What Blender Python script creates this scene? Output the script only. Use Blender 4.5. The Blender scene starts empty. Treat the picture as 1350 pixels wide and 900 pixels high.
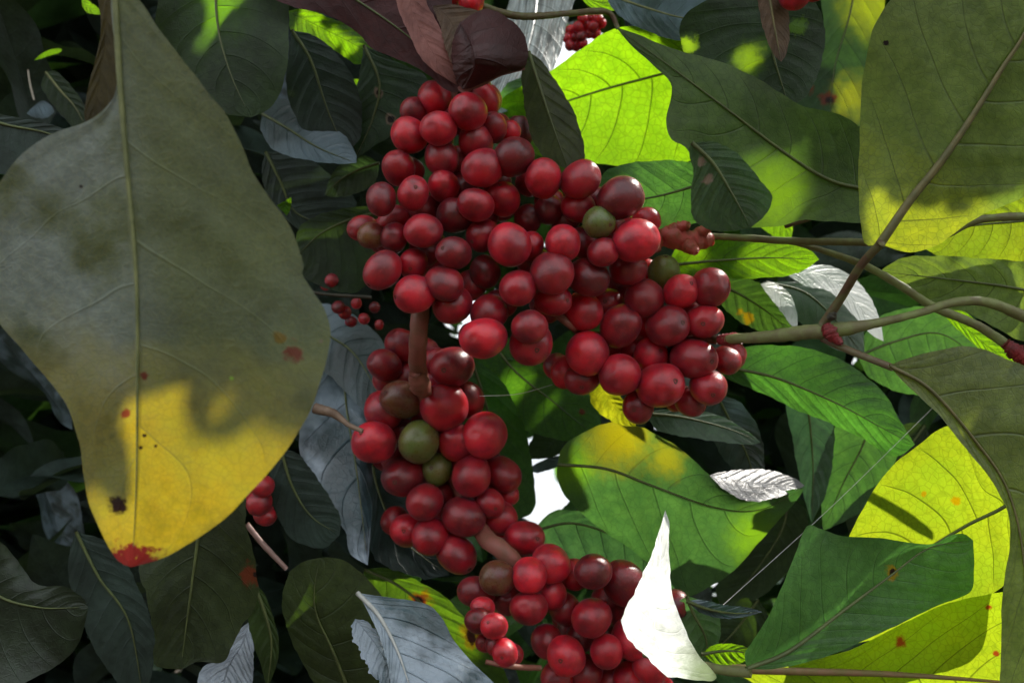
import bpy, math, random
import numpy as np
from mathutils import Vector, Matrix, Euler
random.seed(7); rng = np.random.default_rng(7)
C = bpy.data.collections.new('coffee_plant_scene'); bpy.context.scene.collection.children.link(C)

# ------------------------------------------------------------------ frame of reference
CAM = Vector((0, 0, 1.35)); PITCH = math.radians(18)
M3 = Matrix.Rotation(PITCH, 3, 'X')
SUN = Vector((.60, .42, .68)).normalized()          # towards the sun, in the camera's axes
SUNW = (M3 @ SUN).normalized()
def W(v): return CAM + M3 @ Vector(v)
def ray(px, py): return Vector(((px - 675) / 1050, 1.0, (450 - py) / 1050))
def P(px, py, d): return ray(px, py) * (d / 1000)     # d: millimetres in front of the camera

# ------------------------------------------------------------------ object helpers
def tag(o, label=None, cat=None, group=None, kind=None):
    for k, v in (('label', label), ('category', cat), ('group', group), ('kind', kind)):
        if v: o[k] = v
    return o
def empty(name, loc, label=None, cat=None, group=None):
    o = bpy.data.objects.new(name, None); C.objects.link(o); o.location = loc
    o.empty_display_size = .01
    return tag(o, label, cat, group)
def mesh_obj(name, verts, faces, mat, parent=None, origin=Vector((0, 0, 0)), uvs=None, cols=None, smooth=True):
    me = bpy.data.meshes.new(name)
    me.from_pydata([tuple(Vector(v) - origin) for v in verts], [], faces)
    if smooth: me.polygons.foreach_set('use_smooth', [True] * len(me.polygons))
    for nm, uv in (uvs or {}).items():
        l = me.uv_layers.new(name=nm)
        idx = np.empty(len(me.loops), dtype=np.int32); me.loops.foreach_get('vertex_index', idx)
        l.data.foreach_set('uv', np.array(uv, dtype=np.float32)[idx].ravel())
    if mat: me.materials.append(mat)
    me.update()
    o = bpy.data.objects.new(name, me); C.objects.link(o)
    if parent: o.parent = parent
    else: o.location = origin
    return o

# ------------------------------------------------------------------ node helpers
class NT:
    def __init__(s, name):
        s.m = bpy.data.materials.new(name); s.m.use_nodes = True
        s.t = s.m.node_tree; s.t.nodes.clear()
        s.out = s.t.nodes.new('ShaderNodeOutputMaterial')
    def n(s, typ, **kw):
        nd = s.t.nodes.new(typ)
        for k, v in kw.items(): setattr(nd, k, v)
        return nd
    def put(s, sock, v):
        if v is None: return
        if isinstance(v, bpy.types.NodeSocket): s.t.links.new(v, sock)
        elif isinstance(v, (tuple, list)):
            sock.default_value = tuple(v) + (1,) if len(v) == 3 and sock.type == 'RGBA' else tuple(v)
        else: sock.default_value = v
    def math(s, op, a, b=None, c=None, clamp=False):
        nd = s.n('ShaderNodeMath', operation=op, use_clamp=clamp)
        s.put(nd.inputs[0], a); s.put(nd.inputs[1], b); s.put(nd.inputs[2], c)
        return nd.outputs[0]
    def mix(s, f, a, b, blend='MIX'):
        nd = s.n('ShaderNodeMix', data_type='RGBA', blend_type=blend)
        s.put(nd.inputs[0], f); s.put(nd.inputs[6], a); s.put(nd.inputs[7], b)
        return nd.outputs[2]
    def noise(s, vec, scale, detail=3, rough=.55, dist=0):
        nd = s.n('ShaderNodeTexNoise'); s.put(nd.inputs['Vector'], vec)
        nd.inputs['Scale'].default_value = scale; nd.inputs['Detail'].default_value = detail
        nd.inputs['Roughness'].default_value = rough; nd.inputs['Distortion'].default_value = dist
        return nd.outputs['Fac']
    def ramp(s, f, a, b, lo=0., hi=1.):
        nd = s.n('ShaderNodeMapRange', interpolation_type='SMOOTHSTEP'); s.put(nd.inputs[0], f)
        nd.inputs[1].default_value = a; nd.inputs[2].default_value = b
        nd.inputs[3].default_value = lo; nd.inputs[4].default_value = hi
        return nd.outputs[0]
def mul(c, k): return tuple(x * k for x in c)

def leaf_mat(name, refl, trans, rough=.45, spec=.5, tfac=.5, nv=7, vein=.5, veinr=1.5, mottle=None, mott=.5, spots_and_sun=(),
             tip=None, tip_u=.9, bump=.4, painted_sheen=None, tvar=.25, streak=0, tgrad=None, sside=False, net_t=.28, ssc=.55, vw=1., sr0=.42):
    t = NT(name)
    uvn = t.n('ShaderNodeUVMap', uv_map='leaf').outputs[0]
    flat = t.n('ShaderNodeUVMap', uv_map='flat').outputs[0]
    sep = t.n('ShaderNodeSeparateXYZ'); t.put(sep.inputs[0], uvn); u, v = sep.outputs[0], sep.outputs[1]
    av = t.math('ABSOLUTE', v)
    side = t.math('MULTIPLY', t.math('GREATER_THAN', v, 0), .37)
    wob = t.math('MULTIPLY', t.math('SUBTRACT', t.noise(flat, .42, 2, .4), .5), .16)
    arc = t.math('SUBTRACT', t.math('ADD', u, wob), t.math('MULTIPLY', t.math('POWER', av, 1.25), .20))
    ph = t.math('ADD', t.math('MULTIPLY', arc, nv), side)
    fr = t.math('ABSOLUTE', t.math('SUBTRACT', t.math('FRACT', ph), .5))          # 0.5 on a vein
    dv = t.math('SUBTRACT', .5, fr)
    wd = t.math('MULTIPLY_ADD', av, -.03 * vw, .045 * vw)
    lat = t.math('SUBTRACT', 1, t.math('DIVIDE', dv, wd), clamp=True)
    lat = t.math('MULTIPLY', lat, t.ramp(av, .8, 1.0, 1, 0))
    vo = t.n('ShaderNodeTexVoronoi', feature='DISTANCE_TO_EDGE'); t.put(vo.inputs['Vector'], flat); vo.inputs['Scale'].default_value = 11
    net = t.ramp(vo.outputs['Distance'], 0, .09, .09, 0)
    mid = t.ramp(av, .0, .035, 1, 0)
    vn = t.math('MAXIMUM', t.math('MAXIMUM', lat, mid), net)
    n1 = t.noise(flat, 1.1, 4); n2 = t.noise(flat, 6, 5, .6); n3 = t.noise(flat, 30, 3, .6)
    dirt = t.math('MULTIPLY_ADD', n1, .9, t.math('MULTIPLY', n2, .5))                # about .7
    R = t.mix(t.ramp(dirt, .5, .9), mul(refl, .62), mul(refl, 1.35))
    R = t.mix(t.math('MULTIPLY', vn, .5), R, mul(refl, veinr))
    if painted_sheen:
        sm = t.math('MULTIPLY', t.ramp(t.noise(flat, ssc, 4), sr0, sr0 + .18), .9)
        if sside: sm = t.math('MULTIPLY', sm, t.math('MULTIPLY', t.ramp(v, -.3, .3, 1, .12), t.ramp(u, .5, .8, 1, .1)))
        R = t.mix(sm, R, painted_sheen)  # silvery sky reflection painted into the base colour
    T = t.mix(t.ramp(dirt, .4, 1.0), mul(trans, 1 - tvar), mul(trans, 1 + tvar))
    if mottle:
        mm = t.math('MULTIPLY', t.ramp(t.math('MULTIPLY_ADD', n2, .45, t.math('MULTIPLY', n1, .55)), .44, .60), mott)
        T = t.mix(mm, T, mottle); R = t.mix(t.math('MULTIPLY', mm, .5), R, mul(mottle, .15))
    if tgrad: T = t.mix(t.ramp(t.math('ADD', u, t.math('MULTIPLY', t.math('SUBTRACT', n1, .5), .3)), tgrad[1], tgrad[2], 1, 0), T, tgrad[0])
    T = t.mix(t.ramp(vo.outputs['Distance'], 0, .10, net_t, 0), T, mul(trans, .35))
    T = t.mix(t.ramp(n2, .35, .65, .3, 0), T, (trans[0] * .45, trans[1] * .7, trans[2]))
    T = t.mix(t.math('MULTIPLY', vn, vein), T, mul(trans, .12))
    T = t.mix(t.ramp(n3, .62, .75, 0, .35), T, mul(trans, .3))
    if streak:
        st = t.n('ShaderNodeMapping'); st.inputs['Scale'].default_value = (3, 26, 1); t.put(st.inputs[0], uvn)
        R = t.mix(t.ramp(t.noise(st.outputs[0], 1, 3), .42, .6), R, mul(refl, streak))  # pale glare streaks painted into the base colour
    if tip:
        tt = t.ramp(t.math('ADD', u, t.math('MULTIPLY', t.math('SUBTRACT', n2, .5), .12)), tip_u, tip_u + .015)
        T = t.mix(tt, T, tip[0]); R = t.mix(tt, R, tip[1])
    for (sx, sy, sr, col) in spots_and_sun:  # leaf blemishes, plus sun patches painted as brighter translucency
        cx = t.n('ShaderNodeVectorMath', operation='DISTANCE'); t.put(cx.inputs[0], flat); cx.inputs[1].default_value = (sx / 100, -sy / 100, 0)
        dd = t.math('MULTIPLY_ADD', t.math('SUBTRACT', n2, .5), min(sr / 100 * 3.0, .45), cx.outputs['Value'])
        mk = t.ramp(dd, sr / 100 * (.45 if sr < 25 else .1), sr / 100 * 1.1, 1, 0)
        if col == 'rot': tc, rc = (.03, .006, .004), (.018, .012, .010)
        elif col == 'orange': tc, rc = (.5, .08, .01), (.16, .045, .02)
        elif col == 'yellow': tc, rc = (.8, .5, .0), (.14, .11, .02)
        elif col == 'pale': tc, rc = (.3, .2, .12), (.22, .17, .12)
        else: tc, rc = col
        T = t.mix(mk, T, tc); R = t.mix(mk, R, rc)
    hgt = t.math('ADD', t.math('MULTIPLY', vn, -1.0), t.math('MULTIPLY', n2, .8))
    hgt = t.math('ADD', hgt, t.math('MULTIPLY', t.math('SINE', t.math('MULTIPLY', fr, 6.28)), .18))
    bp = t.n('ShaderNodeBump'); bp.inputs['Strength'].default_value = bump; bp.inputs['Distance'].default_value = .0012; t.put(bp.inputs['Height'], hgt)
    pb = t.n('ShaderNodeBsdfPrincipled'); t.put(pb.inputs['Base Color'], R)
    t.put(pb.inputs['Roughness'], t.math('ADD', rough - .08, t.math('MULTIPLY', n2, .2)))
    pb.inputs['Specular IOR Level'].default_value = spec; t.put(pb.inputs['Normal'], bp.outputs[0])
    tr = t.n('ShaderNodeBsdfTranslucent'); t.put(tr.inputs[0], T); t.put(tr.inputs['Normal'], bp.outputs[0])
    ms = t.n('ShaderNodeMixShader'); ms.inputs[0].default_value = tfac
    t.put(ms.inputs[1], pb.outputs[0]); t.put(ms.inputs[2], tr.outputs[0]); t.put(t.out.inputs[0], ms.outputs[0])
    return t.m

def plain_mat(name, col, col2=None, rough=.5, scale=60, spec=.4, bump=.3, sss=0, dist=.001):
    t = NT(name)
    oc = t.n('ShaderNodeTexCoord').outputs['Object']
    n1 = t.noise(oc, scale, 5, .6)
    pb = t.n('ShaderNodeBsdfPrincipled')
    t.put(pb.inputs['Base Color'], t.mix(t.ramp(n1, .35, .65), col, col2 or mul(col, .5)))
    pb.inputs['Roughness'].default_value = rough; pb.inputs['Specular IOR Level'].default_value = spec
    if sss:
        pb.inputs['Subsurface Weight'].default_value = sss; pb.inputs['Subsurface Radius'].default_value = (1, .3, .15)
        pb.inputs['Subsurface Scale'].default_value = .003
    bp = t.n('ShaderNodeBump'); bp.inputs['Strength'].default_value = bump; bp.inputs['Distance'].default_value = dist
    t.put(bp.inputs['Height'], n1); t.put(pb.inputs['Normal'], bp.outputs[0]); t.put(t.out.inputs[0], pb.outputs[0])
    return t.m

# ------------------------------------------------------------------ curves
def catmull(pts, n):
    p = np.array(pts, dtype=float)
    if len(p) < 3:
        return p[0] + (p[-1] - p[0]) * np.linspace(0, 1, n)[:, None]
    q = np.vstack([2 * p[0] - p[1], p, 2 * p[-1] - p[-2]])
    out = []
    for i in range(1, len(q) - 2):
        tt = np.linspace(0, 1, 14, endpoint=False)[:, None]
        a, b, c, d = q[i - 1], q[i], q[i + 1], q[i + 2]
        out.append(.5 * (2 * b + (c - a) * tt + (2 * a - 5 * b + 4 * c - d) * tt ** 2 + (3 * b - a - 3 * c + d) * tt ** 3))
    o = np.vstack(out + [p[-1:]])
    s = np.concatenate([[0], np.cumsum(np.linalg.norm(np.diff(o, axis=0), axis=1))])
    g = np.linspace(0, s[-1], n)
    return np.stack([np.interp(g, s, o[:, k]) for k in range(o.shape[1])], 1)

def tube(name, pts, radii, mat, parent=None, origin=Vector((0, 0, 0)), sides=8, lump=0, n=None):
    """pts: camera-space points; radii in metres"""
    n = n or max(12, len(pts) * 8)
    c = catmull([tuple(p) for p in pts], n); r = np.interp(np.linspace(0, 1, n), np.linspace(0, 1, len(radii)), radii)
    vs, fs = [], []
    up = Vector((0, -1, .1)).normalized()
    for i in range(n):
        tg = Vector(c[min(i + 1, n - 1)] - c[max(i - 1, 0)]).normalized()
        a = tg.cross(up).normalized(); b = tg.cross(a)
        for k in range(sides):
            an = 2 * math.pi * k / sides
            rr = r[i] * (1 + lump * random.uniform(-1, 1))
            vs.append(W(Vector(c[i]) + a * math.cos(an) * rr + b * math.sin(an) * rr))
    for i in range(n - 1):
        for k in range(sides):
            fs.append((i * sides + k, i * sides + (k + 1) % sides, (i + 1) * sides + (k + 1) % sides, (i + 1) * sides + k))
    fs.append(tuple(range(sides))); fs.append(tuple(range((n - 1) * sides, n * sides))[::-1])
    return mesh_obj(name, vs, fs, mat, parent, origin)

# ------------------------------------------------------------------ leaves traced by their margins
LAST = {}; HOLE_SRC = []
HOLES = []          # sunlit patches: lists of camera-space points
def plane_depth(px, py, d, tilt, c0):
    """depth (mm) where the pixel's ray meets the leaf's plane; tilt = depth gained per unit to the right / up"""
    r = ray(px, py); r0 = ray(*c0); ax, az = tilt
    return d * (1 - ax * r0.x - az * r0.z) / (1 - ax * r.x - az * r.z)

def blade(name, mid, L, R, d, mat, parent, origin, tilt=(0, 0), fold=0, curl=0, wave=0, quilt=.25, nu=64, nw=12, jag=.5, seed=0, roll=0, rside=0, rib=None, ribr=.75, bulge=0):
    rs = random.Random(seed + int(mid[0][0]))
    m = catmull(mid, nu + 1)
    if wave is None: wave = 0
    e = []
    for E in (L, R):
        full = [mid[0]] + list(E) + [mid[-1]]
        x = catmull(full, nu + 1)
        ph = [rs.uniform(0, 6.28) for _ in range(4)]
        for i in range(1, nu):
            k = i / nu
            w = jag * (math.sin(k * 31 + ph[0]) + .7 * math.sin(k * 67 + ph[1]) + .5 * math.sin(k * 113 + ph[2]))
            dd = x[i] - m[i]; nn = np.linalg.norm(dd) + 1e-6
            x[i] = x[i] + dd / nn * w * min(1, nn / 20)
        e.append(x)
    c0 = tuple(np.mean(m, 0))
    ph = [rs.uniform(0, 6.28) for _ in range(6)]
    vs, uvl, uvf = [], [], []
    for i in range(nu + 1):
        u = i / nu
        for j in range(-nw, nw + 1):
            v = j / nw; E = e[0] if j < 0 else e[1]
            p = m[i] + abs(v) * (E[i] - m[i])
            hw = np.linalg.norm(E[i] - m[i]) * d / 1050          # half width, mm
            dep = plane_depth(p[0], p[1], d, tilt, c0)
            off = fold * abs(v) * hw + curl * ((u - .45) ** 2) * 100 + roll * (v * abs(v)) * hw
            off -= bulge * hw * (1 - v * v) * math.sin(math.pi * u) ** .6
            if rside: off += rside * hw * (max(0, v if rside > 0 else -v) ** 3)
            env = math.sin(math.pi * min(1, max(0, u))) ** .5
            off += wave * hw * .2 * env * abs(v) ** 2 * math.sin((9 if v < 0 else 7.5) * u + ph[0 if v < 0 else 1]) \
                 + wave * .35 * env * (math.sin(5 * u + 2.3 * v + ph[2]) * 2)
            off += quilt * env * math.sin((u - .20 * abs(v) ** 1.25) * 7 * 6.283 + (2.3 if v > 0 else 0)) * abs(v) * (1.05 - abs(v)) * 3
            vs.append(W(P(p[0], p[1], dep + off))); uvl.append((u, v)); uvf.append((p[0] / 100, -p[1] / 100))
    fs = []; k = 2 * nw + 1
    for i in range(nu):
        for j in range(2 * nw):
            a = i * k + j; fs.append((a, a + 1, a + k + 1, a + k))
    o = mesh_obj(name, vs, fs, mat, parent, origin, {'leaf': uvl, 'flat': uvf})
    LAST['px'] = np.array(uvf) * (100, -100); LAST['w'] = np.array([tuple(M3.transposed() @ (x - CAM)) for x in vs]); LAST['o'] = o
    if rib:
        pts = []
        for i in range(0, nu - 1, 3):
            dep = plane_depth(m[i][0], m[i][1], d, tilt, c0) + curl * ((i / nu - .45) ** 2) * 100 - .35
            dep += wave * .35 * math.sin(math.pi * i / nu) ** .5 * (math.sin(5 * i / nu + ph[2]) * 2)
            pts.append(P(m[i][0], m[i][1], dep))
        tube('midrib', pts, [ribr / 1000, ribr * .75 / 1000, ribr * .45 / 1000, ribr * .08 / 1000], rib, parent, origin, sides=6, n=nu)
    return o, (d, tilt, c0), e

def leaf(label, mid, L, R, d, mat, lit=None, rib='auto', cat='leaf', name='coffee_leaf', tilt=(0, 0), group=None, petiole=None, extra=None, **kw):
    c0 = tuple(np.mean(catmull(mid, 65), 0))
    org = W(P(mid[0][0], mid[0][1], plane_depth(mid[0][0], mid[0][1], d, tilt, c0)))
    t = empty(name, org, label, cat, group)
    rb = {'auto': MRIB, None: None}.get(rib, rib)
    o, pl, e = blade('blade', mid, L, R, d, mat, t, org, tilt=tilt, rib=rb, **kw)
    polys = []
    if lit == 'all': polys = [list(map(tuple, e[0][::4])) + list(map(tuple, e[1][::-4]))]
    elif lit: polys = lit if isinstance(lit[0][0], (tuple, list)) else [lit]
    px, wy = LAST['px'], LAST['w'][:, 1]
    def surf(x, y):
        dd = np.hypot(px[:, 0] - x, px[:, 1] - y); k = np.argpartition(dd, 3)[:3]; wt = 1 / (dd[k] + .5)
        return P(x, y, 1000 * float((wy[k] * wt).sum() / wt.sum()))
    for q in polys:
        qq = []
        for i, (x, y) in enumerate(q):
            x2, y2 = q[(i + 1) % len(q)]; n = max(1, int(math.hypot(x2 - x, y2 - y) / 7))
            qq += [(x + (x2 - x) * k / n, y + (y2 - y) * k / n) for k in range(n)]
        HOLES.append([surf(x, y) for x, y in qq]); HOLE_SRC.append(label)
    if petiole: tube('petiole', [P(*q[:3]) for q in petiole], [q[3] / 1000 for q in petiole], MPET, t, org)
    return t

MRIB = plain_mat('leaf_midrib_pale', (.17, .19, .07), (.10, .12, .04), .5, 200)
MRIBD = plain_mat('leaf_midrib_dark', (.10, .13, .04), (.07, .09, .03), .5, 200)
MRIBB = plain_mat('leaf_midrib_brown', (.17, .15, .06), (.11, .11, .045), .5, 200)
MPET = plain_mat('petiole_green_brown', (.12, .13, .05), (.10, .06, .035), .5, 150)

GREEN_T = (.30, .85, .02)
mA = leaf_mat('underside_yellowing', (.16, .205, .075), (1.0, .68, .0), .45, .5, .55, nv=6, vein=.35, veinr=1.7, mottle=(.50, .52, .01), mott=.55, tgrad=((.05, .065, .02), .56, .70),  # grey green upper blade; the gradient also paints its shade
              spots_and_sun=[(155, 668, 15, 'rot'), (388, 463, 13, 'orange'), (368, 447, 9, 'yellow'), (190, 496, 6, 'orange'), (306, 499, 4, ((.6, 1, .1), (.3, .5, .05))),
                     (165, 545, 7, 'orange'), (186, 590, 3, 'rot'), (205, 588, 3, 'rot'), (190, 574, 3, 'rot'), (107, 246, 3, 'rot'), (424, 449, 4, 'pale')],
              tip=((.30, .02, .015), (.12, .02, .02)), tip_u=.955, painted_sheen=(.40, .49, .47), sside=True, bump=.3, vw=.45, sr0=.36)
mDarkG = leaf_mat('leaf_dark_green', (.025, .05, .022), (.12, .22, .02), .5, .4, .45, nv=8, vein=.4, veinr=1.2)
mDarkG2 = leaf_mat('leaf_painted_deep_shade', (.036, .060, .050), (.05, .08, .02), .5, .35, .35, nv=8, vein=.4, veinr=1.3)  # deep shade put into the leaf colour, mainly as low translucency
mLime = leaf_mat('leaf_lime_backlit', (.05, .10, .02), (.50, .98, .01), .5, .4, .68, nv=8, vein=.8, tvar=.12)
mMid = leaf_mat('leaf_mid_green', (.05, .12, .045), (.20, .52, .06), .45, .5, .5, nv=8, vein=.5)
mOlive = leaf_mat('leaf_olive_underside', (.145, .205, .06), (.36, .52, .04), .5, .45, .5, tgrad=((.80, .90, .02), .22, .34), nv=7, vein=.6, veinr=.55, tvar=.15, spots_and_sun=[(1168, 57, 4, 'rot')])  # sunlit stalk end painted in by the translucency gradient
mOliveD = leaf_mat('leaf_dark_olive', (.075, .12, .04), (.17, .34, .03), .5, .4, .45, nv=8, vein=.5, veinr=.7, spots_and_sun=[(1025, 255, 62, ((.50, .95, .02), (.06, .09, .02)))])  # the large spot paints the sunlit triangle into the translucency
mYG = leaf_mat('leaf_yellow_green_backlit', (.06, .10, .02), (.72, .88, .02), .5, .4, .66, nv=8, vein=.7, tvar=.15, mottle=(.45, .75, .02), mott=.6,
               spots_and_sun=[(1187, 845, 10, 'orange'), (1262, 660, 6, 'yellow'), (1218, 650, 5, 'yellow'), (1303, 800, 5, 'orange'), (1313, 862, 5, 'orange')])
mQ = leaf_mat('leaf_painted_sun_shoulder', (.07, .13, .055), (.13, .34, .05), .45, .5, .55, nv=7, vein=.45, spots_and_sun=[(745, 612, 50, ((.40, .85, .02), (.07, .12, .03))), (815, 575, 62, ((.85, .75, .01), (.12, .12, .03))), (880, 605, 34, ((.6, .6, .02), (.12, .12, .03))), (1000, 708, 52, ((.42, .85, .02), (.07, .12, .03)))])  # yellow and lime spots paint the sunlit shoulder and lower edge
mP = leaf_mat('leaf_folded_green', (.055, .125, .045), (.15, .42, .07), .4, .5, .55, nv=9, vein=.55,
              spots_and_sun=[(1175, 754, 10, 'yellow'), (1176, 754, 5, 'rot')])
mSilver = leaf_mat('leaf_top_painted_sky_sheen', (.045, .085, .10), (.05, .12, .06), .32, .9, .25, nv=6, vein=.3, veinr=1.2, bump=.7, ssc=1.0, painted_sheen=(.40, .50, .60))  # blue silver sky reflection put into the base colour
mTeal = leaf_mat('leaf_blue_green_painted_sheen', (.03, .055, .055), (.05, .12, .06), .38, .7, .3, nv=7, vein=.3, veinr=1.3, bump=.5, ssc=.9, painted_sheen=(.14, .21, .25))  # dim blue sky sheen painted over the dark base colour
mWhite = leaf_mat('leaf_top_painted_white_glare', (.90, .92, .88), (.2, .4, .1), .42, 1.0, .10, nv=8, vein=.2, veinr=.75, bump=.25, spots_and_sun=[(935, 885, 60, ((.2, .4, .1), (.25, .32, .18)))])  # white base colour stands in for sun glare on a green leaf
mGlare = leaf_mat('leaf_top_painted_glare', (.16, .24, .18), (.2, .45, .1), .4, 1.0, .3, nv=8, vein=.3, painted_sheen=(.80, .84, .82), ssc=.8, sr0=.34, bump=.4)  # whitish patches paint sun glare over the green
mMaroon = leaf_mat('leaf_dead_maroon', (.065, .022, .024), (.14, .02, .015), .55, .4, .4, nv=7, vein=.4, veinr=1.4)
mLobe = leaf_mat('leaf_dead_dark_lobe', (.055, .018, .018), (.08, .015, .01), .5, .5, .3, nv=3, vein=.3, veinr=1.2, bump=.6)
mPink = leaf_mat('leaf_dead_pink_fold', (.30, .14, .125), (.30, .10, .07), .6, .3, .3, nv=9, vein=.3, veinr=1.2)
mTan = leaf_mat('leaf_dry_brown', (.13, .09, .06), (.3, .15, .08), .6, .3, .35, nv=9, vein=.3, veinr=.7)
mYel = leaf_mat('leaf_bright_yellow', (.10, .12, .02), (.90, .92, .02), .5, .4, .62, nv=6, vein=.3)
mT = leaf_mat('leaf_green_with_rot_holes', (.04, .08, .02), (.38, .75, .02), .5, .4, .5, nv=8, vein=.4,
              spots_and_sun=[(554, 791, 17, 'yellow'), (554, 791, 11, 'orange'), (553, 791, 6, 'rot'), (622, 838, 19, 'yellow'), (621, 838, 12, 'rot')])
mV = leaf_mat('leaf_shaded_rust_spot', (.028, .045, .02), (.15, .2, .02), .5, .4, .4, nv=7, vein=.4, spots_and_sun=[(331, 757, 15, 'orange'), (338, 757, 5, 'rot')])
mSpot = leaf_mat('leaf_green_red_blotches', (.035, .085, .03), (.08, .20, .03), .5, .4, .5, nv=8, vein=.4,
                 spots_and_sun=[(1122, 130, 40, ((.75, .85, .02), (.08, .1, .02))), (1150, 10, 55, ((.75, .95, .02), (.08, .1, .02))), (1065, 113, 10, 'orange'), (1091, 130, 13, 'orange'), (1094, 133, 7, 'rot')])  # two large bright spots paint sunlit areas; the others are blotches
mPale = leaf_mat('leaf_green_pale_scars', (.03, .07, .028), (.16, .34, .04), .5, .4, .45, nv=8, vein=.4, spots_and_sun=[(933, 237, 8, 'pale'), (925, 213, 7, 'pale')])
mHoley = leaf_mat('leaf_shaded_rot_rings', (.022, .045, .025), (.08, .16, .03), .5, .4, .4, nv=7, vein=.4,
                 spots_and_sun=[(500, 122, 7, 'pale'), (500, 122, 4, 'rot'), (516, 158, 9, 'pale'), (516, 158, 5, 'rot')])

# ---- the big leaves in front
leaf('largest leaf, hanging at the left, grey green underside yellowing into a red tip', 
     [(150, -30), (154, 40), (158, 110), (166, 210), (177, 330), (181, 420), (181, 520), (180, 620), (177, 700), (173, 747)],
     [(146, 0), (149, 40), (154, 85), (151, 128), (133, 148), (108, 163), (70, 176), (30, 203), (-5, 245), (-45, 320), (-30, 390), (0, 428), (30, 462), (62, 498), (88, 535), (103, 580), (109, 620), (116, 655), (128, 690), (142, 718), (156, 740)],
     [(185, 0), (212, 42), (248, 88), (276, 125), (300, 152), (318, 190), (335, 230), (360, 268), (385, 302), (397, 335), (401, 355), (398, 364), (406, 372), (413, 385), (427, 405), (434, 432), (433, 462), (426, 492), (414, 530), (397, 565), (374, 597), (345, 632), (318, 662), (288, 691), (250, 716), (215, 734), (190, 743)],
     165, mA, lit=[[(182, 546), (196, 530), (238, 541), (219, 568), (232, 592), (262, 597), (292, 590), (312, 574), (328, 592), (350, 598), (375, 597), (345, 632), (320, 662), (290, 690), (250, 716), (212, 735), (184, 742)],
                   [(112, 642), (128, 655), (150, 690), (178, 692), (183, 705), (176, 745), (150, 732), (128, 695)]],
     tilt=(-.25, 0), fold=.12, wave=.6, nu=90, nw=18, jag=.7)
leaf('brown olive leaf edge showing behind the stem end of the largest leaf', [(150, -60), (140, 40), (130, 110), (118, 175)],
     [(130, -20), (133, 40), (124, 85), (113, 130), (112, 160)], [(170, -20), (165, 50), (160, 110), (145, 150)], 185, leaf_mat('leaf_olive_brown', (.055, .045, .014), (.12, .1, .01), .5, .3, .4), rib=None)
leaf('broad dark green leaf with a bright lime sun streak, hanging right of the largest leaf', [(295, -80), (285, -20), (288, 40), (305, 100), (330, 155)],
     [(240, -60), (212, -10), (205, 40), (225, 85), (258, 120), (295, 148)], [(360, -60), (378, -10), (381, 40), (378, 90), (368, 125), (350, 147)], 305,
     leaf_mat('leaf_dark_painted_sun_streak', (.035, .065, .028), (.08, .16, .02), .5, .4, .5, nv=7, vein=.4, spots_and_sun=[(290, 10, 60, ((.4, .95, .02), (.03, .06, .02)))]),  # lime spot is sunlight painted into the translucency
     lit=[(272, -20), (325, -20), (312, 10), (292, 26), (284, 46), (270, 55), (255, 76), (246, 80), (270, 45), (276, 22)], tilt=(-.15, 0), wave=1.0, rib=MRIBD)
# ---- dead curled leaf at the top
org = W(P(560, -40, 285))
dl = empty('curled_dead_leaf', org, 'curled dead maroon leaf with a pink folded margin above the cherries', 'leaf')
blade('blade', [(300, -80), (400, -40), (500, 20), (570, 75), (614, 122)], [(330, -20), (378, 6), (430, 20), (468, 40), (490, 64), (530, 80), (560, 96), (590, 119)],
      [(420, -90), (520, -60), (585, -30), (600, 40), (610, 90)], 292, mMaroon, dl, org, tilt=(-.1, 0), wave=.8, rib=MRIBD)
blade('folded_margin', [(538, -40), (542, 10), (560, 50), (583, 88), (613, 119)], [(522, -20), (524, 10), (535, 35), (548, 64), (563, 86), (590, 105)],
      [(560, -30), (563, 5), (578, 32), (592, 66), (603, 95)], 283, mPink, dl, org, tilt=(.5, 0), wave=.6, quilt=.3, rib=None)
blade('inner_fold', [(570, 8), (590, 22), (602, 50), (600, 90)], [(572, 14), (580, 34), (586, 60), (594, 80)],
      [(595, 6), (622, 12), (636, 20), (620, 42), (612, 70)], 287, mTan, dl, org, tilt=(.3, .2), wave=.4, quilt=.3, rib=None)
blade('curled_lobe', [(606, 30), (622, 60), (625, 90), (610, 118)], [(598, 50), (595, 72), (598, 95), (604, 110)],
      [(640, 12), (678, 30), (694, 55), (696, 76), (688, 91), (664, 97), (640, 108), (622, 116)], 281, mLobe, dl, org, tilt=(0, 0), wave=.8, quilt=.1, rib=None, bulge=.9)
blade('pale_rim', [(604, 119), (628, 112), (650, 101), (692, 90)], [(606, 113), (632, 103), (655, 94), (685, 86)],
      [(612, 122), (638, 113), (660, 101), (690, 93)], 282, mPink, dl, org, wave=.2, quilt=.1, rib=None, nw=3)

leaf('narrow dark olive leaf hanging straight down beside the upper cluster', [(697, 68), (710, 110), (730, 170), (750, 224)],
     [(688, 85), (689, 120), (695, 160), (705, 190), (722, 212)], [(715, 82), (736, 112), (756, 146), (766, 176), (771, 200), (768, 218)], 296, 
     leaf_mat('leaf_narrow_olive', (.05, .06, .024), (.14, .2, .02), .5, .4, .4), fold=.25, rib=MRIBD)
leaf('vivid lime green backlit leaf with dark veins right of the upper cluster', [(960, 70), (900, 90), (860, 101), (800, 117), (740, 136), (690, 155), (640, 178)],
     [(900, 38), (850, 34), (802, 41), (765, 66), (725, 94), (690, 113), (660, 133)], [(955, 150), (930, 200), (890, 218), (835, 221), (790, 216), (740, 214), (685, 196)], 385, mLime,
     lit=[(728, 80), (770, 50), (802, 34), (870, 60), (900, 110), (900, 190), (925, 222), (790, 222), (745, 225)], tilt=(-.25, -.35), fold=-.15, wave=.4, rib=MRIBD, nu=80)
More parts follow.
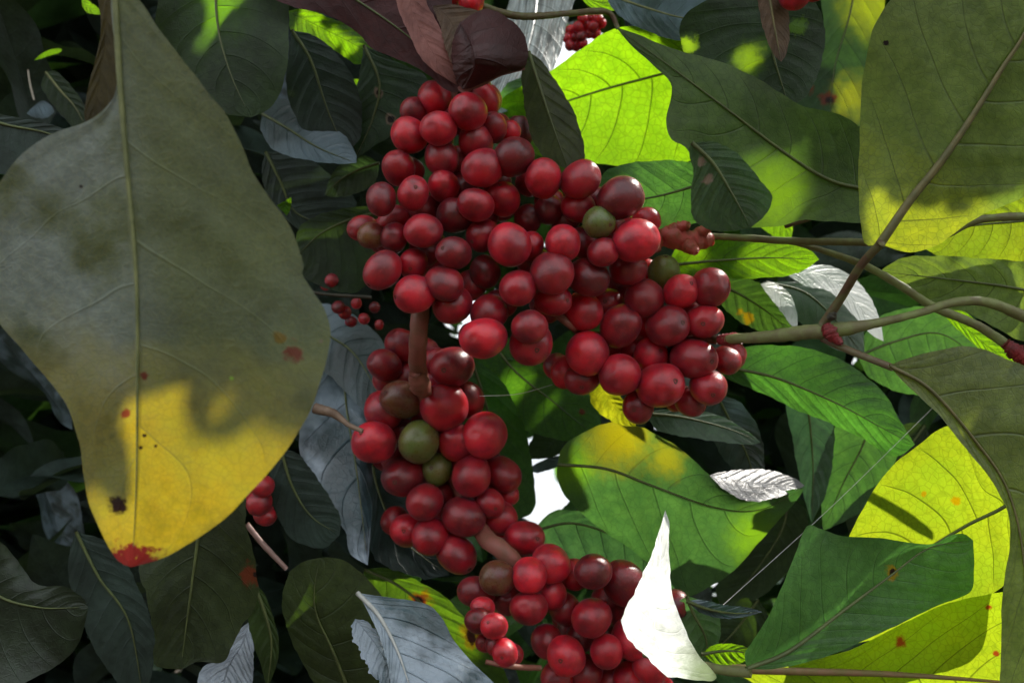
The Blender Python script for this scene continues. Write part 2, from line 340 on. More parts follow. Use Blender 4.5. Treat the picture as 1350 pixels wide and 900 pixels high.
leaf('large dark olive leaf over the lime one, a sunlit triangle at its lower margin', [(1165, 252), (1100, 240), (1040, 205), (960, 145), (880, 85), (812, 36)],
     [(1150, 290), (1090, 292), (1058, 290), (1030, 297), (990, 300), (950, 290), (925, 240), (905, 196), (886, 184), (878, 158), (886, 115), (860, 85), (832, 60)],
     [(1165, 195), (1132, 166), (1100, 149), (1060, 140), (1030, 124), (1000, 104), (950, 82), (880, 62), (842, 46)], 276, mOliveD,
     lit=[(973, 206), (1000, 211), (1036, 208), (1044, 230), (1053, 262), (1060, 282), (1035, 294), (1000, 304), (985, 302), (1012, 278), (1016, 257), (1000, 236)], tilt=(.1, 0), wave=.9, rib=MRIBD, nu=80)
leaf('small shaded green leaf with pale scars left of the sunlit triangle', [(912, 188), (940, 215), (965, 255), (990, 300)],
     [(908, 200), (914, 225), (911, 252), (913, 285), (932, 302), (962, 305)], [(945, 188), (976, 206), (1001, 236), (1017, 257), (1012, 280)], 266, mPale, rib=MRIBD, fold=.1)
leaf('large olive leaf underside at the top right with a strong diagonal midrib', 
     [(1160, 322), (1200, 264), (1240, 214), (1280, 156), (1320, 92), (1352, 42), (1400, -60)],
     [(1140, 322), (1134, 290), (1132, 240), (1133, 180), (1136, 120), (1142, 76), (1152, 35), (1175, 0), (1220, -50), (1320, -100)],
     [(1200, 333), (1240, 320), (1280, 292), (1320, 272), (1362, 252), (1410, 200), (1440, 90), (1435, -10)], 235, mOlive,
     lit=[(1146, 272), (1180, 274), (1196, 283), (1260, 288), (1292, 280), (1322, 266), (1350, 256), (1350, 300), (1205, 345), (1160, 348), (1146, 330)],
     tilt=(-.25, -.2), fold=.12, wave=.5, rib=MRIBB, ribr=1.5, petiole=[(1085, 428, 268, 1.7), (1108, 394, 262, 1.5), (1135, 350, 250, 1.4), (1162, 320, 241, 1.4)], nu=80, nw=16)
leaf('large curled grey olive leaf running down the right border', 
     [(1172, 482), (1225, 512), (1285, 580), (1330, 650), (1352, 760), (1360, 960)],
     [(1195, 472), (1250, 459), (1284, 458), (1325, 472), (1400, 520), (1440, 700), (1440, 860)],
     [(1190, 502), (1212, 522), (1242, 552), (1266, 582), (1292, 613), (1314, 645), (1330, 680), (1331, 720), (1323, 770), (1320, 840), (1322, 920)], 245,
     leaf_mat('leaf_grey_olive', (.11, .14, .055), (.5, .6, .02), .45, .5, .4, nv=7, vein=.6, veinr=.55), tilt=(.1, 0), wave=.8, rib=MRIBB, ribr=.6, nu=80,
     lit=[(1205, 510), (1214, 512), (1246, 545), (1275, 585), (1268, 590), (1240, 556)],
     petiole=[(1085, 446, 270, 1.4), (1120, 462, 262, 1.3), (1150, 474, 256, 1.2), (1178, 485, 252, 1.2)])
leaf('yellow green backlit leaf half hidden behind the folded green leaf', [(1355, 645), (1320, 670), (1270, 695), (1200, 740), (1140, 800), (1095, 850)],
     [(1345, 600), (1296, 612), (1277, 578), (1250, 561), (1212, 585), (1176, 615), (1146, 655), (1120, 706), (1095, 770), (1080, 820)],
     [(1345, 700), (1330, 765), (1260, 805), (1200, 822), (1140, 845)], 295, mYG, lit='all', tilt=(-.3, -.35), wave=.5, rib=MRIBD, nu=80)
leaf('lowest right backlit yellow green leaf with orange specks along the bottom border', [(962, 881), (1050, 884), (1150, 887), (1250, 893), (1400, 905)],
     [(1010, 872), (1062, 869), (1120, 856), (1190, 822), (1240, 798), (1290, 786), (1340, 780), (1390, 810)],
     [(1020, 915), (1120, 960), (1240, 980), (1350, 960)], 287, mYG, lit='all', tilt=(-.3, -.3), wave=.4, rib=plain_mat('midrib_tan', (.25, .15, .08), (.2, .16, .06), .5, 200), ribr=1.9, nu=80)
leaf('folded mid green leaf with one small yellow ringed hole at the lower right', [(984, 881), (1040, 858), (1110, 806), (1172, 760), (1225, 722), (1283, 712)],
     [(982, 862), (990, 848), (1011, 815), (1034, 766), (1050, 725), (1064, 693), (1082, 697), (1112, 706), (1160, 709), (1225, 717), (1252, 706), (1270, 703)],
     [(1020, 881), (1080, 868), (1130, 848), (1190, 820), (1240, 796), (1279, 780), (1284, 750)], 252, mP, lit='all', tilt=(.35, 0), fold=-.25, wave=.7, rib=MRIBD, nu=80, jag=.3)
leaf('bent green leaf with a yellow lit shoulder below the right cluster', [(735, 612), (800, 618), (860, 640), (940, 668), (1000, 672), (1060, 644)],
     [(742, 588), (770, 570), (810, 555), (850, 565), (890, 586), (918, 610), (946, 634), (975, 652), (1010, 655), (1042, 645)],
     [(735, 632), (750, 660), (790, 695), (840, 730), (880, 765), (905, 786), (940, 770), (970, 750), (1000, 715), (1030, 682), (1050, 660)], 345, mQ,
     lit='all',
     tilt=(-.1, -.3), fold=.2, wave=1.1, rib=MRIBD, nu=80)
leaf('silvery curled over margin of glossy leaf top, right of the yellow lit shoulder', [(935, 626), (975, 634), (1015, 638), (1061, 640)],
     [(950, 622), (975, 619), (1012, 619), (1045, 629)], [(955, 645), (985, 660), (1015, 658), (1045, 648)], 337,
     leaf_mat('leaf_painted_silver_glare', (.07, .07, .075), (.1, .1, .05), .38, .7, .2, streak=5), lit='all', tilt=(.7, 1.2), wave=.5, rib=None)  # silver streaks are glare painted into the colour
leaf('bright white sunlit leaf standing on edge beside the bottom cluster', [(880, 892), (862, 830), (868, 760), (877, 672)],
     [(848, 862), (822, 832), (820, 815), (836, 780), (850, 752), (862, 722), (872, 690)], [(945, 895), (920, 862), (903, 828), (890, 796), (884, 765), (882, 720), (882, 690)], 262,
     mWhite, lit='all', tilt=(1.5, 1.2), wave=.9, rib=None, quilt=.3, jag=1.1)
leaf('small yellow leaf tip poking out between the right cluster and the bent leaf', [(790, 505), (802, 525), (818, 542), (838, 562)],
     [(778, 512), (780, 532), (795, 548), (818, 560)], [(803, 507), (820, 525), (836, 545)], 330, mYel, lit='all', wave=.6, rib=None)
# ---- right hand background leaves
leaf('long green leaf stretching right from under the right cluster', [(945, 482), (1020, 497), (1100, 530), (1160, 562), (1206, 586)],
     [(965, 465), (1000, 455), (1052, 457), (1100, 470), (1142, 496), (1168, 522), (1188, 556)], [(960, 500), (1000, 516), (1052, 541), (1100, 560), (1140, 580), (1180, 602)], 335, 
     leaf_mat('leaf_glowing_green', (.035, .09, .03), (.20, .60, .05), .45, .5, .55, nv=8, vein=.5), lit='all', tilt=(.1, 0), fold=.15, wave=.6, rib=MRIBD)
leaf('green leaf with a glowing yellow tip behind the two thin stems', [(880, 350), (940, 344), (1010, 340), (1080, 342)],
     [(895, 325), (935, 316), (985, 318), (1040, 322), (1068, 330)], [(900, 366), (955, 368), (1010, 366), (1052, 360)], 345, mLime, 
     lit=[(985, 315), (1085, 320), (1085, 350), (1050, 366), (1000, 368), (992, 345)], wave=.6, rib=MRIBD)
leaf('dull green spotted leaf hanging just right of the right cluster', [(935, 370), (970, 385), (1010, 410), (1045, 440)],
     [(950, 400), (970, 420), (1000, 436), (1025, 440)], [(960, 366), (1000, 372), (1025, 395), (1042, 420)], 360, 
     leaf_mat('leaf_dull_spotted', (.05, .09, .03), (.16, .35, .03), .5, .5, .5, spots_and_sun=[(975, 410, 7, 'yellow'), (985, 420, 9, 'yellow')]), lit='all', rib=MRIBD)
leaf('white glinting arched leaf edge right of the forked twig', [(1035, 360), (1085, 362), (1125, 395), (1165, 450)],
     [(1058, 350), (1100, 352), (1135, 375), (1158, 415)], [(1060, 376), (1095, 385), (1120, 410), (1148, 440)], 365, mGlare, lit='all', tilt=(.6, .6), rib=None, wave=.3)
leaf('pale grey green leaf between the white arched edge and the twig', [(1010, 372), (1060, 385), (1100, 420), (1140, 470)],
     [(1030, 400), (1060, 430), (1100, 460)], [(1050, 372), (1100, 385), (1135, 425)], 385, leaf_mat('leaf_pale_grey_green', (.10, .16, .10), (.15, .3, .1), .4, .6, .4), lit='all', tilt=(.3, .4), rib=MRIBD)
leaf('thin white glinting sliver of leaf left of the forked twig', [(1002, 374), (1025, 385), (1042, 405), (1052, 436)],
     [(1012, 388), (1028, 408), (1044, 430)], [(1018, 372), (1040, 386), (1050, 410)], 355, mGlare, lit='all', tilt=(.6, .6), rib=None)
leaf('leaf at the right border, its stem half sunlit yellow and its outer half dull olive', [(1420, 400), (1340, 380), (1250, 368), (1160, 358)],
     [(1400, 440), (1350, 450), (1310, 430), (1270, 411), (1235, 404), (1198, 386), (1172, 366)], [(1400, 340), (1350, 344), (1290, 340), (1235, 337), (1195, 339), (1170, 350)], 300, mOlive,
     lit=[(1160, 350), (1195, 334), (1233, 336), (1246, 365), (1258, 396), (1240, 408), (1190, 390)], tilt=(-.2, 0), wave=.3, rib=MRIBD)
leaf('yellow lit leaf under the top right leaf at the right border', [(1400, 285), (1340, 292), (1270, 300), (1215, 325)],
     [(1390, 330), (1345, 345), (1290, 342), (1240, 338)], [(1380, 250), (1340, 258), (1290, 280), (1240, 305)], 318, mYG, lit='all', wave=.3, rib=MRIBD)
leaf('narrow lime strip of leaf below the branch at the right border', [(1238, 404), (1270, 430), (1300, 455), (1340, 485)],
     [(1250, 422), (1280, 450), (1310, 475)], [(1262, 405), (1300, 432), (1340, 465)], 330, mLime, lit='all', rib=None)
leaf('shaded green leaf just under the lime strip', [(1130, 470), (1180, 450), (1240, 440), (1300, 480)],
     [(1150, 500), (1200, 520), (1260, 515)], [(1150, 425), (1200, 405), (1250, 410), (1290, 440)], 395, mMid, lit='all', rib=MRIBD, wave=.5)
leaf('long leaf with a pale glossy top and green underside below the right cluster', [(850, 545), (900, 550), (960, 565), (1003, 583)],
     [(870, 540), (910, 540), (950, 548), (985, 568)], [(870, 568), (920, 578), (965, 584), (990, 586)], 345, leaf_mat('leaf_sheen_green', (.10, .17, .12), (.15, .45, .08), .35, .7, .4), lit='all', tilt=(.2, .5), rib=MRIBD)
for k, (lab, mid, L, R, d, mt, lt) in enumerate([
    ('blue green leaf hanging behind the long glossy leaf', [(945, 520), (965, 560), (985, 600), (1000, 650)], [(930, 545), (945, 590), (975, 630)], [(975, 530), (1000, 565), (1008, 610)], 400, mTeal, None),
    ('grey green upright leaf above the tip of the folded leaf', [(1060, 500), (1068, 560), (1072, 620), (1070, 690)], [(1035, 520), (1045, 580), (1056, 640)], [(1085, 515), (1100, 570), (1092, 640)], 405, leaf_mat('leaf_hazy_green', (.06, .11, .07), (.1, .26, .08), .4, .5, .45), 'all'),
    ('green leaf hanging behind the spider thread', [(1150, 520), (1140, 580), (1110, 640), (1085, 700)], [(1120, 530), (1095, 580), (1082, 640)], [(1185, 560), (1180, 610), (1140, 670)], 410, mMid, 'all'),
    ('deep green leaf right of the spider thread', [(1220, 560), (1190, 600), (1150, 650), (1120, 710)], [(1190, 560), (1150, 600), (1115, 660)], [(1230, 600), (1210, 650), (1160, 700)], 430, mDarkG, None),
    ('dark green leaf in the gap under the bent leaf', [(1040, 650), (1030, 700), (990, 760), (950, 800)], [(1010, 670), (975, 720), (945, 770)], [(1065, 680), (1055, 730), (1005, 785)], 470, mDarkG, None),
    ('slender grey topped leaf curling left of the folded leaf', [(905, 792), (935, 803), (970, 808), (1005, 806)], [(925, 790), (955, 797), (985, 800)], [(925, 808), (955, 815), (985, 812)], 300, mSilver, 'all'),
    ('hazy light green leaf beside the white sunlit leaf', [(905, 785), (915, 810), (930, 840), (935, 880)], [(890, 800), (900, 840), (915, 875)], [(935, 795), (950, 820), (945, 860)], 320, leaf_mat('leaf_hazy_light_green', (.10, .18, .08), (.2, .5, .1), .5, .5, .5), 'all'),
    ('short bright green leaf on the bottom branch', [(925, 862), (950, 858), (970, 858), (992, 862)], [(940, 850), (965, 848), (985, 853)], [(945, 875), (965, 876), (985, 870)], 300, mLime, 'all'),
    ('dark leaf in shade behind the short bright green one', [(1000, 790), (970, 830), (950, 850), (930, 870)], [(975, 790), (945, 820), (930, 850)], [(1015, 820), (990, 850), (960, 870)], 380, mDarkG, None),
]):
    leaf(lab, mid, L, R, d, mt, lit=lt, rib=MRIBD, wave=.5, seed=k)
# ---- top right
leaf('dark green leaf filling the top between the grey leaf and the blotched leaf', [(1005, -14), (1010, 25), (1020, 75), (1040, 140)],
     [(950, -8), (900, 25), (905, 75), (960, 110)], [(1060, -8), (1085, 25), (1085, 75), (1065, 125)], 281, 
     leaf_mat('leaf_dark_painted_sunflecks', (.03, .055, .028), (.06, .12, .02), .5, .4, .5, vein=.3, spots_and_sun=[(985, 80, 30, ((.6, .98, .02), (.03, .06, .02))), (1053, 36, 14, ((.6, .98, .02), (.03, .06, .02))), (908, 60, 16, ((.6, .98, .02), (.03, .06, .02)))]), rib=MRIBD, wave=.6,  # lime spots are sun flecks painted into the leaf
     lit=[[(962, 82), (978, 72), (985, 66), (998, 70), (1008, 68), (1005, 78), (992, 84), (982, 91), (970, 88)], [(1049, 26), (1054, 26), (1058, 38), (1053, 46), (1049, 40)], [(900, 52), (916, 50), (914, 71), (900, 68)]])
leaf('green leaf with two red brown blotches and a yellow lit corner', [(1135, -60), (1120, 20), (1100, 90), (1092, 170)],
     [(1080, -40), (1085, 20), (1082, 62), (1068, 84), (1056, 120), (1052, 145)], [(1165, -30), (1165, 60), (1160, 130), (1135, 175)], 485, mSpot, rib=MRIBD, wave=.5,
     lit=[[(1100, 140), (1104, 116), (1114, 100), (1121, 86), (1127, 98), (1160, 90), (1160, 190), (1120, 152)], [(1137, -20), (1170, -20), (1160, 20), (1142, 50), (1130, 70), (1134, 30)]])
leaf('dry brown folded leaf hanging beside the red cherry at the top right', [(1005, -40), (1015, 0), (1022, 40), (1030, 82)], [(998, -20), (1002, 20), (1010, 50), (1020, 72)], [(1025, -20), (1038, 10), (1041, 45), (1037, 70)], 266, mTan, rib=MRIBB, wave=.6, fold=.4)
leaf('grey blue glossy leaf top at the top edge above the dark olive leaf', [(795, -10), (850, 10), (910, 25), (968, 20)], [(820, -25), (880, -40), (940, -30)], [(815, 20), (850, 40), (900, 55), (940, 50), (960, 38)], 340, mTeal, rib=MRIB, tilt=(0, .8), wave=.6)
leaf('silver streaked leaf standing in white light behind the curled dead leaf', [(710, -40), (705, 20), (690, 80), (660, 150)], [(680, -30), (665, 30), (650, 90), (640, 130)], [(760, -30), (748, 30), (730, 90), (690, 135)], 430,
     leaf_mat('leaf_painted_glare_streaks', (.14, .17, .18), (.5, .55, .55), .3, .9, .5, streak=4.5), lit='all', rib=None, tilt=(.5, .6), wave=.6)  # white streaks paint glare on the leaf top
leaf('yellow green lit leaf in the top edge gap above the lime leaf', [(745, -30), (770, -5), (800, 4), (830, -20)], [(760, -10), (780, 10), (815, 12)], [(765, -35), (800, -40), (820, -35)], 420, mLime, lit='all', rib=None)
leaf('green leaf behind the upper cluster, left of the lime leaf', [(700, 100), (680, 140), (660, 180), (640, 230)], [(670, 110), (645, 150), (635, 190)], [(720, 120), (715, 165), (680, 220)], 400, mMid, rib=MRIBD)
leaf('dark green leaf behind the right rim of the upper cluster', [(960, 230), (900, 250), (850, 262), (780, 270)], [(920, 215), (860, 212), (800, 225)], [(950, 280), (890, 300), (820, 300)], 311, mMid, rib=MRIBD, wave=.5,
     lit=[(840, 205), (940, 215), (910, 245), (850, 235)])
leaf('thin leaf margin glinting white above the two thin stems', [(985, 250), (1010, 262), (1030, 290), (1042, 320)], [(985, 270), (1000, 295), (1020, 312)], [(1010, 250), (1030, 265), (1045, 295)], 400, mLime, lit='all', rib=None)

# ---- centre
leaf('dark green leaf with a pale margin right of the lower cluster', [(620, 470), (640, 530), (655, 600), (668, 690)], [(580, 500), (590, 580), (620, 650)], [(660, 500), (690, 560), (701, 610), (704, 670)], 388, mMid, rib=MRIBD, wave=.5, fold=-.2)
leaf('mid green leaf with a lime patch under the upper cluster', [(640, 440), (680, 490), (730, 530), (785, 575)], [(625, 470), (640, 520), (680, 560), (740, 580)], [(690, 450), (750, 480), (785, 520), (792, 560)], 400, 
     leaf_mat('leaf_centre_green', (.03, .075, .028), (.35, .9, .03), .5, .4, .5, spots_and_sun=[(767, 543, 5, 'orange')]), rib=MRIBD, wave=.5, lit=[(655, 503), (668, 501), (693, 494), (688, 512), (676, 527), (660, 518)])
leaf('shaded green leaf beside the white sky gap', [(760, 540), (740, 570), (722, 590), (700, 605)], [(740, 540), (715, 560), (698, 585)], [(770, 565), (752, 590), (725, 603)], 430, mDarkG, rib=None)
leaf('thin dark leaf crossing the white sky gap right of the lower cluster', [(772, 606), (745, 604), (722, 612), (698, 618)], [(755, 598), (725, 603), (705, 612)], [(760, 612), (735, 616), (708, 623)], 430, mTeal, rib=None)
leaf('dark leaf bounding the white sky gap on its lower right', [(790, 640), (765, 668), (740, 690), (712, 712)], [(762, 650), (742, 670), (722, 692)], [(800, 670), (780, 700), (745, 712)], 420, mMid, rib=MRIBD)
leaf('hazy green leaf behind the bottom cluster', [(700, 700), (760, 690), (830, 720), (890, 790)], [(720, 730), (770, 750), (830, 780)], [(735, 672), (790, 680), (850, 700), (885, 740)], 385, leaf_mat('leaf_soft_green', (.07, .12, .08), (.15, .4, .08), .4, .5, .5), lit='all', rib=MRIBD)
# ---- left middle
leaf('dark blue green leaf hanging in shade left of the dead leaf', [(385, 40), (410, 80), (430, 140), (455, 200)], [(380, 75), (378, 120), (395, 165), (425, 200)], [(420, 50), (455, 85), (475, 130), (475, 180)], 330, mDarkG2, rib=MRIBD, wave=.6)
leaf('slate leaf with painted sky sheen on top beside the hanging dark blue green one', [(345, 150), (380, 170), (420, 195), (470, 215)], [(345, 175), (365, 200), (410, 212), (445, 216)], [(370, 130), (410, 150), (450, 175), (468, 200)], 325, mTeal, rib=MRIBD, tilt=(0, .9), wave=.8)
leaf('dark green shaded leaf with two rotted rings left of the upper cluster', [(480, 60), (500, 110), (490, 160), (465, 215)], [(475, 90), (465, 140), (455, 180)], [(520, 80), (560, 100), (565, 130), (520, 175), (490, 195)], 335, mHoley, rib=MRIBD, wave=.6)
leaf('small sunlit leaf with lime edges under the dead leaf', [(378, 15), (410, 30), (450, 50), (492, 72)], [(385, 45), (410, 62), (440, 66), (470, 85)], [(400, 12), (430, 22), (470, 38), (488, 55)], 350, mLime, rib=None, wave=1.0,
     lit=[[(380, 38), (400, 44), (404, 50), (395, 55), (380, 52)], [(392, 20), (410, 28), (425, 42), (412, 44)], [(405, 46), (425, 44), (443, 58), (430, 66), (410, 56)], [(440, 30), (475, 42), (492, 62), (488, 72), (465, 50)], ])
leaf('tiny lime lit leaf scrap under the small sunlit leaf', [(466, 104), (470, 110), (476, 118), (478, 128)], [(464, 112), (466, 122)], [(478, 106), (480, 118)], 360, mLime, lit='all', rib=None)
leaf('tiny lime lit scrap beside the right edge of the largest leaf', [(384, 260), (378, 267), (374, 275), (378, 284)], [(370, 268), (366, 272)], [(384, 268), (382, 278)], 360, mLime, lit='all', rib=None)
leaf('broad dim green leaf left of the upper cluster', [(500, 280), (460, 290), (420, 310), (385, 345)], [(480, 272), (430, 280), (395, 300)], [(495, 350), (470, 385), (430, 380), (400, 365)], 350, mDarkG, rib=MRIBD, wave=.5)
leaf('dim green leaf with a curled tip left of the upper cluster', [(500, 215), (470, 225), (445, 240), (428, 258)], [(480, 205), (450, 215), (435, 235)], [(495, 240), (470, 255), (445, 260)], 345, leaf_mat('leaf_dim_green_lit', (.05, .08, .04), (.1, .2, .04), .5, .5, .4), rib=MRIBD, wave=.8)
leaf('very dark leaf between the largest leaf and the slate leaf', [(350, 200), (370, 240), (390, 280), (440, 300)], [(345, 230), (360, 270), (400, 305)], [(400, 205), (440, 235), (470, 270)], 370, mDarkG2, rib=MRIBD)
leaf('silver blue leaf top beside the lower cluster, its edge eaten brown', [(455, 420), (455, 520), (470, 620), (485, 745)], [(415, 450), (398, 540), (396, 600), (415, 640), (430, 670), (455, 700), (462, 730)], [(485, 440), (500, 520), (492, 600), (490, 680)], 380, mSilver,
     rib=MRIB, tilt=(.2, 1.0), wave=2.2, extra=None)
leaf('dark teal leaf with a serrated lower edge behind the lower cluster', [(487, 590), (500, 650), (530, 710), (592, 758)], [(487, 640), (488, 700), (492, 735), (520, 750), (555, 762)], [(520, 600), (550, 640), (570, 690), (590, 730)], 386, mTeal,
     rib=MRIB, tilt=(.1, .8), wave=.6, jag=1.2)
leaf('dark slate leaf crossing behind the silver blue leaf', [(400, 420), (430, 440), (470, 470), (510, 540)], [(405, 470), (440, 500), (480, 540)], [(430, 400), (480, 425), (515, 470)], 396, mTeal, rib=MRIBD, tilt=(0, .6), wave=.7)
leaf('dark green leaf below the yellow part of the largest leaf', [(370, 590), (385, 640), (410, 680), (448, 705)], [(355, 620), (362, 670), (385, 710), (425, 722)], [(395, 600), (425, 640), (448, 680)], 335, mDarkG2, rib=MRIBD)
# ---- lower left
leaf('dark green leaf with one rust spot hanging below the red tip', [(270, 620), (262, 700), (250, 790), (238, 882)], [(215, 650), (184, 740), (194, 790), (203, 835), (203, 872), (218, 880)],
     [(318, 640), (325, 690), (335, 735), (341, 775), (334, 802), (318, 828), (300, 862), (290, 874), (262, 872)], 255, mV, rib=MRIBD, wave=.8, jag=.9)
leaf('small green leaf in the shade right of the rust spotted one', [(335, 770), (350, 810), (358, 850), (352, 910)], [(325, 800), (332, 840), (345, 880)], [(350, 785), (366, 835), (366, 870)], 290, 
     leaf_mat('leaf_shade_green', (.04, .075, .02), (.12, .22, .02), .5, .4, .4), rib=MRIBD)
leaf('bluish white glossy scrap of leaf at the bottom, under the rust spotted one', [(330, 818), (318, 850), (300, 880), (290, 925)], [(310, 835), (290, 868), (266, 880), (262, 915)], [(334, 845), (334, 880), (328, 920)], 300, 
     leaf_mat('leaf_painted_sky_white', (.32, .38, .44), (.1, .1, .1), .35, .8, .2, bump=1.0), rib=None, tilt=(.2, 1.0), wave=.8)  # bluish white base colour paints the reflected sky
leaf('rounded dark olive green leaf left of the silver topped leaf', [(470, 935), (440, 860), (415, 800), (420, 735)], [(420, 905), (392, 860), (376, 820), (372, 785), (382, 755), (400, 740)], [(560, 900), (530, 830), (495, 775), (465, 745), (440, 735)], 300,
     leaf_mat('leaf_round_dark', (.04, .06, .022), (.14, .26, .02), .5, .4, .4, nv=6), rib=MRIBD, wave=.3)
leaf('green leaf with yellow lit edge and two rotted holes by the bottom cluster', [(480, 750), (530, 775), (585, 825), (640, 920)], [(478, 775), (500, 810), (550, 860), (590, 920)], [(510, 748), (545, 762), (585, 785), (606, 806), (628, 830), (650, 860), (672, 905)], 372, mT,
     lit=[(500, 745), (545, 760), (590, 785), (612, 806), (640, 848), (610, 850), (580, 812), (545, 800), (520, 775)], rib=MRIBD, wave=.5)
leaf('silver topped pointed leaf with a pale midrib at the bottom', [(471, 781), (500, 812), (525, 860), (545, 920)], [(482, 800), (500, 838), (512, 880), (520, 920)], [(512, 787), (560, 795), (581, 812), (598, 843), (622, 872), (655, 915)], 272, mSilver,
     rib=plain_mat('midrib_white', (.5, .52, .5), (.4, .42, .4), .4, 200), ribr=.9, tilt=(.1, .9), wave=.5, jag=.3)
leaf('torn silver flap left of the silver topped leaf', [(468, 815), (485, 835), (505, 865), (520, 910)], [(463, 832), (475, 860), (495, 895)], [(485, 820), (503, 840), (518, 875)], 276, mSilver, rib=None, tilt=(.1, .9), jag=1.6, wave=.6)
leaf('wavy dark leaf at the lower left corner with a grey lit rim', [(-60, 720), (-10, 780), (50, 800), (116, 800)], [(-40, 860), (0, 905), (60, 886), (98, 856), (110, 830)], [(-20, 700), (18, 732), (42, 765), (62, 772), (88, 773), (108, 787)], 260,
     leaf_mat('leaf_corner_dark', (.022, .038, .02), (.05, .08, .02), .4, .5, .35), rib=MRIBD, wave=1.6)
leaf('very dark leaf under the left border beside the wavy dark leaf', [(100, 700), (130, 760), (170, 820), (190, 930)], [(90, 740), (100, 800), (140, 880)], [(150, 720), (185, 780), (205, 850)], 330, mDarkG2, rib=MRIBD)
leaf('dim blue leaf scrap in the dark upper left corner', [(35, 150), (45, 140), (58, 136), (72, 148)], [(45, 155), (60, 156)], [(42, 142), (56, 133), (68, 140)], 420, mTeal, rib=None, tilt=(0, .9))
leaf('thin yellow green sunlit sliver in the dark upper left corner', [(45, 80), (58, 72), (70, 68), (82, 66)], [(52, 78), (68, 73), (78, 70)], [(52, 73), (65, 66), (78, 64)], 420, mLime, lit='all', rib=None)
leaf('small sunlit green leaf tip at the top edge in the dark upper left corner', [(108, -10), (112, 5), (120, 12), (134, 20)], [(108, 6), (114, 16), (124, 19)], [(118, 2), (126, 8), (133, 14)], 420, mLime, lit='all', rib=None)
leaf('dark leaf at the left border above the largest leaf', [(-40, 150), (10, 165), (60, 175), (110, 195)], [(-20, 220), (30, 230), (80, 215)], [(-10, 150), (40, 158), (90, 172)], 300, mDarkG2, rib=MRIBD)
leaf('dark bending leaf in the upper left shade beside the brown olive edge', [(60, 95), (80, 120), (98, 140), (112, 165)], [(55, 115), (75, 145), (100, 170)], [(75, 95), (95, 115), (112, 140)], 400, mDarkG, rib=MRIB)

# ------------------------------------------------------------------ stems and branches
MBR = plain_mat('branch_bark_green_brown', (.19, .23, .08), (.14, .13, .06), .6, 120, bump=.6)
MPK = plain_mat('fruiting_stem_pink_brown', (.30, .10, .08), (.20, .09, .06), .5, 120, bump=.6)
MRD = plain_mat('node_dark_red', (.25, .02, .025), (.12, .02, .02), .5, 160, bump=.8, dist=.002)
MDK = plain_mat('twig_dark', (.05, .045, .03), (.03, .03, .02), .6, 120, bump=.6)
def branch(label, pts, mat, name='branch', cat='branch', parts=(), lump=.07, **kw):
    if mat is MBR: pts = [q[:3] + (q[3] * .8,) for q in pts]
    o = W(P(*pts[0][:3])); t = empty(name, o, label, cat)
    tube('stem', [P(*q[:3]) for q in pts], [q[3] / 1000 for q in pts], mat, t, o, lump=lump, **kw)
    for (nm, pp, m, lp) in parts: tube(nm, [P(*q[:3]) for q in pp], [q[3] / 1000 for q in pp], m, t, o, lump=lp)
    return t
branch('forked green brown twig with a dark red node joining the right cluster to the leaves', 
       [(940, 448, 305, 1.6), (975, 446, 290, 2.2), (1020, 443, 280, 2.6), (1060, 438, 272, 3.2), (1092, 436, 268, 3.4), (1110, 434, 266, 1.9), (1150, 427, 266, 1.6), (1210, 413, 268, 1.8), (1255, 399, 270, 2.0), (1300, 398, 272, 2.4), (1345, 415, 276, 2.8), (1400, 440, 280, 3)], MBR,
       parts=[('node', [(948, 448, 300, 1.8), (962, 447, 296, 2.4), (978, 446, 291, 2.0)], MRD, .2), ('node', [(1088, 428, 266, 1.6), (1094, 438, 265, 2.6), (1100, 448, 265, 1.5)], MRD, .2),
              ('bud', [(1092, 420, 264, 1.0), (1098, 416, 263, 1.5), (1101, 412, 262, .5)], MDK, .2), ('bud', [(1100, 446, 264, 1.2), (1106, 450, 263, 1.6), (1110, 453, 262, .6)], MRD, .2)])
branch('thin branch from the pink fruit stalks running right under the olive leaf', [(930, 311, 318, 1.5), (985, 314, 312, 1.8), (1050, 318, 305, 1.8), (1120, 319, 298, 1.8), (1190, 320, 292, 2.0), (1240, 312, 288, 1.9), (1290, 290, 284, 1.8), (1370, 284, 280, 2)], MBR)
branch('thin branch slanting down right behind the forked twig to a red node', [(1040, 318, 310, 1.2), (1090, 332, 306, 1.6), (1140, 350, 302, 1.9), (1185, 375, 298, 2), (1230, 404, 295, 2.1), (1290, 430, 290, 2.2), (1350, 470, 286, 2.4)], MBR,
       parts=[('node', [(1325, 452, 286, 2.0), (1342, 466, 285, 3.2), (1356, 478, 284, 2.2)], MRD, .2)])
branch('petiole of the dark olive leaf above the two thin branches', [(1035, 298, 305, 1.0), (1075, 285, 298, 1.2), (1110, 272, 288, 1.2), (1160, 253, 277, 1.1)], MPET)
branch('dark stem crossing the top edge above the lime leaf', [(628, 5, 300, 1.2), (665, 18, 305, 1.5), (700, 22, 310, 1.4), (750, 18, 318, 1.2), (800, 16, 325, 1.4), (815, 38, 326, 1.0)], MPET)
branch('pink brown fruiting stem the cherries of the long bunch hang on', [(600, 60, 305, 2), (590, 180, 308, 2.5), (575, 300, 310, 3), (556, 395, 304, 3.4), (552, 440, 303, 3.6), (551, 480, 318, 3.7), (560, 520, 342, 3.3), (590, 610, 362, 3.3), (635, 700, 346, 4.0), (665, 728, 330, 4.0), (720, 790, 340, 3.2), (800, 860, 340, 3), (860, 930, 340, 3)], MPK, lump=.08,
       parts=[('node', [(548, 490, 318, 3.0), (552, 503, 322, 4.4), (560, 516, 334, 3.0)], MPK, .15)])
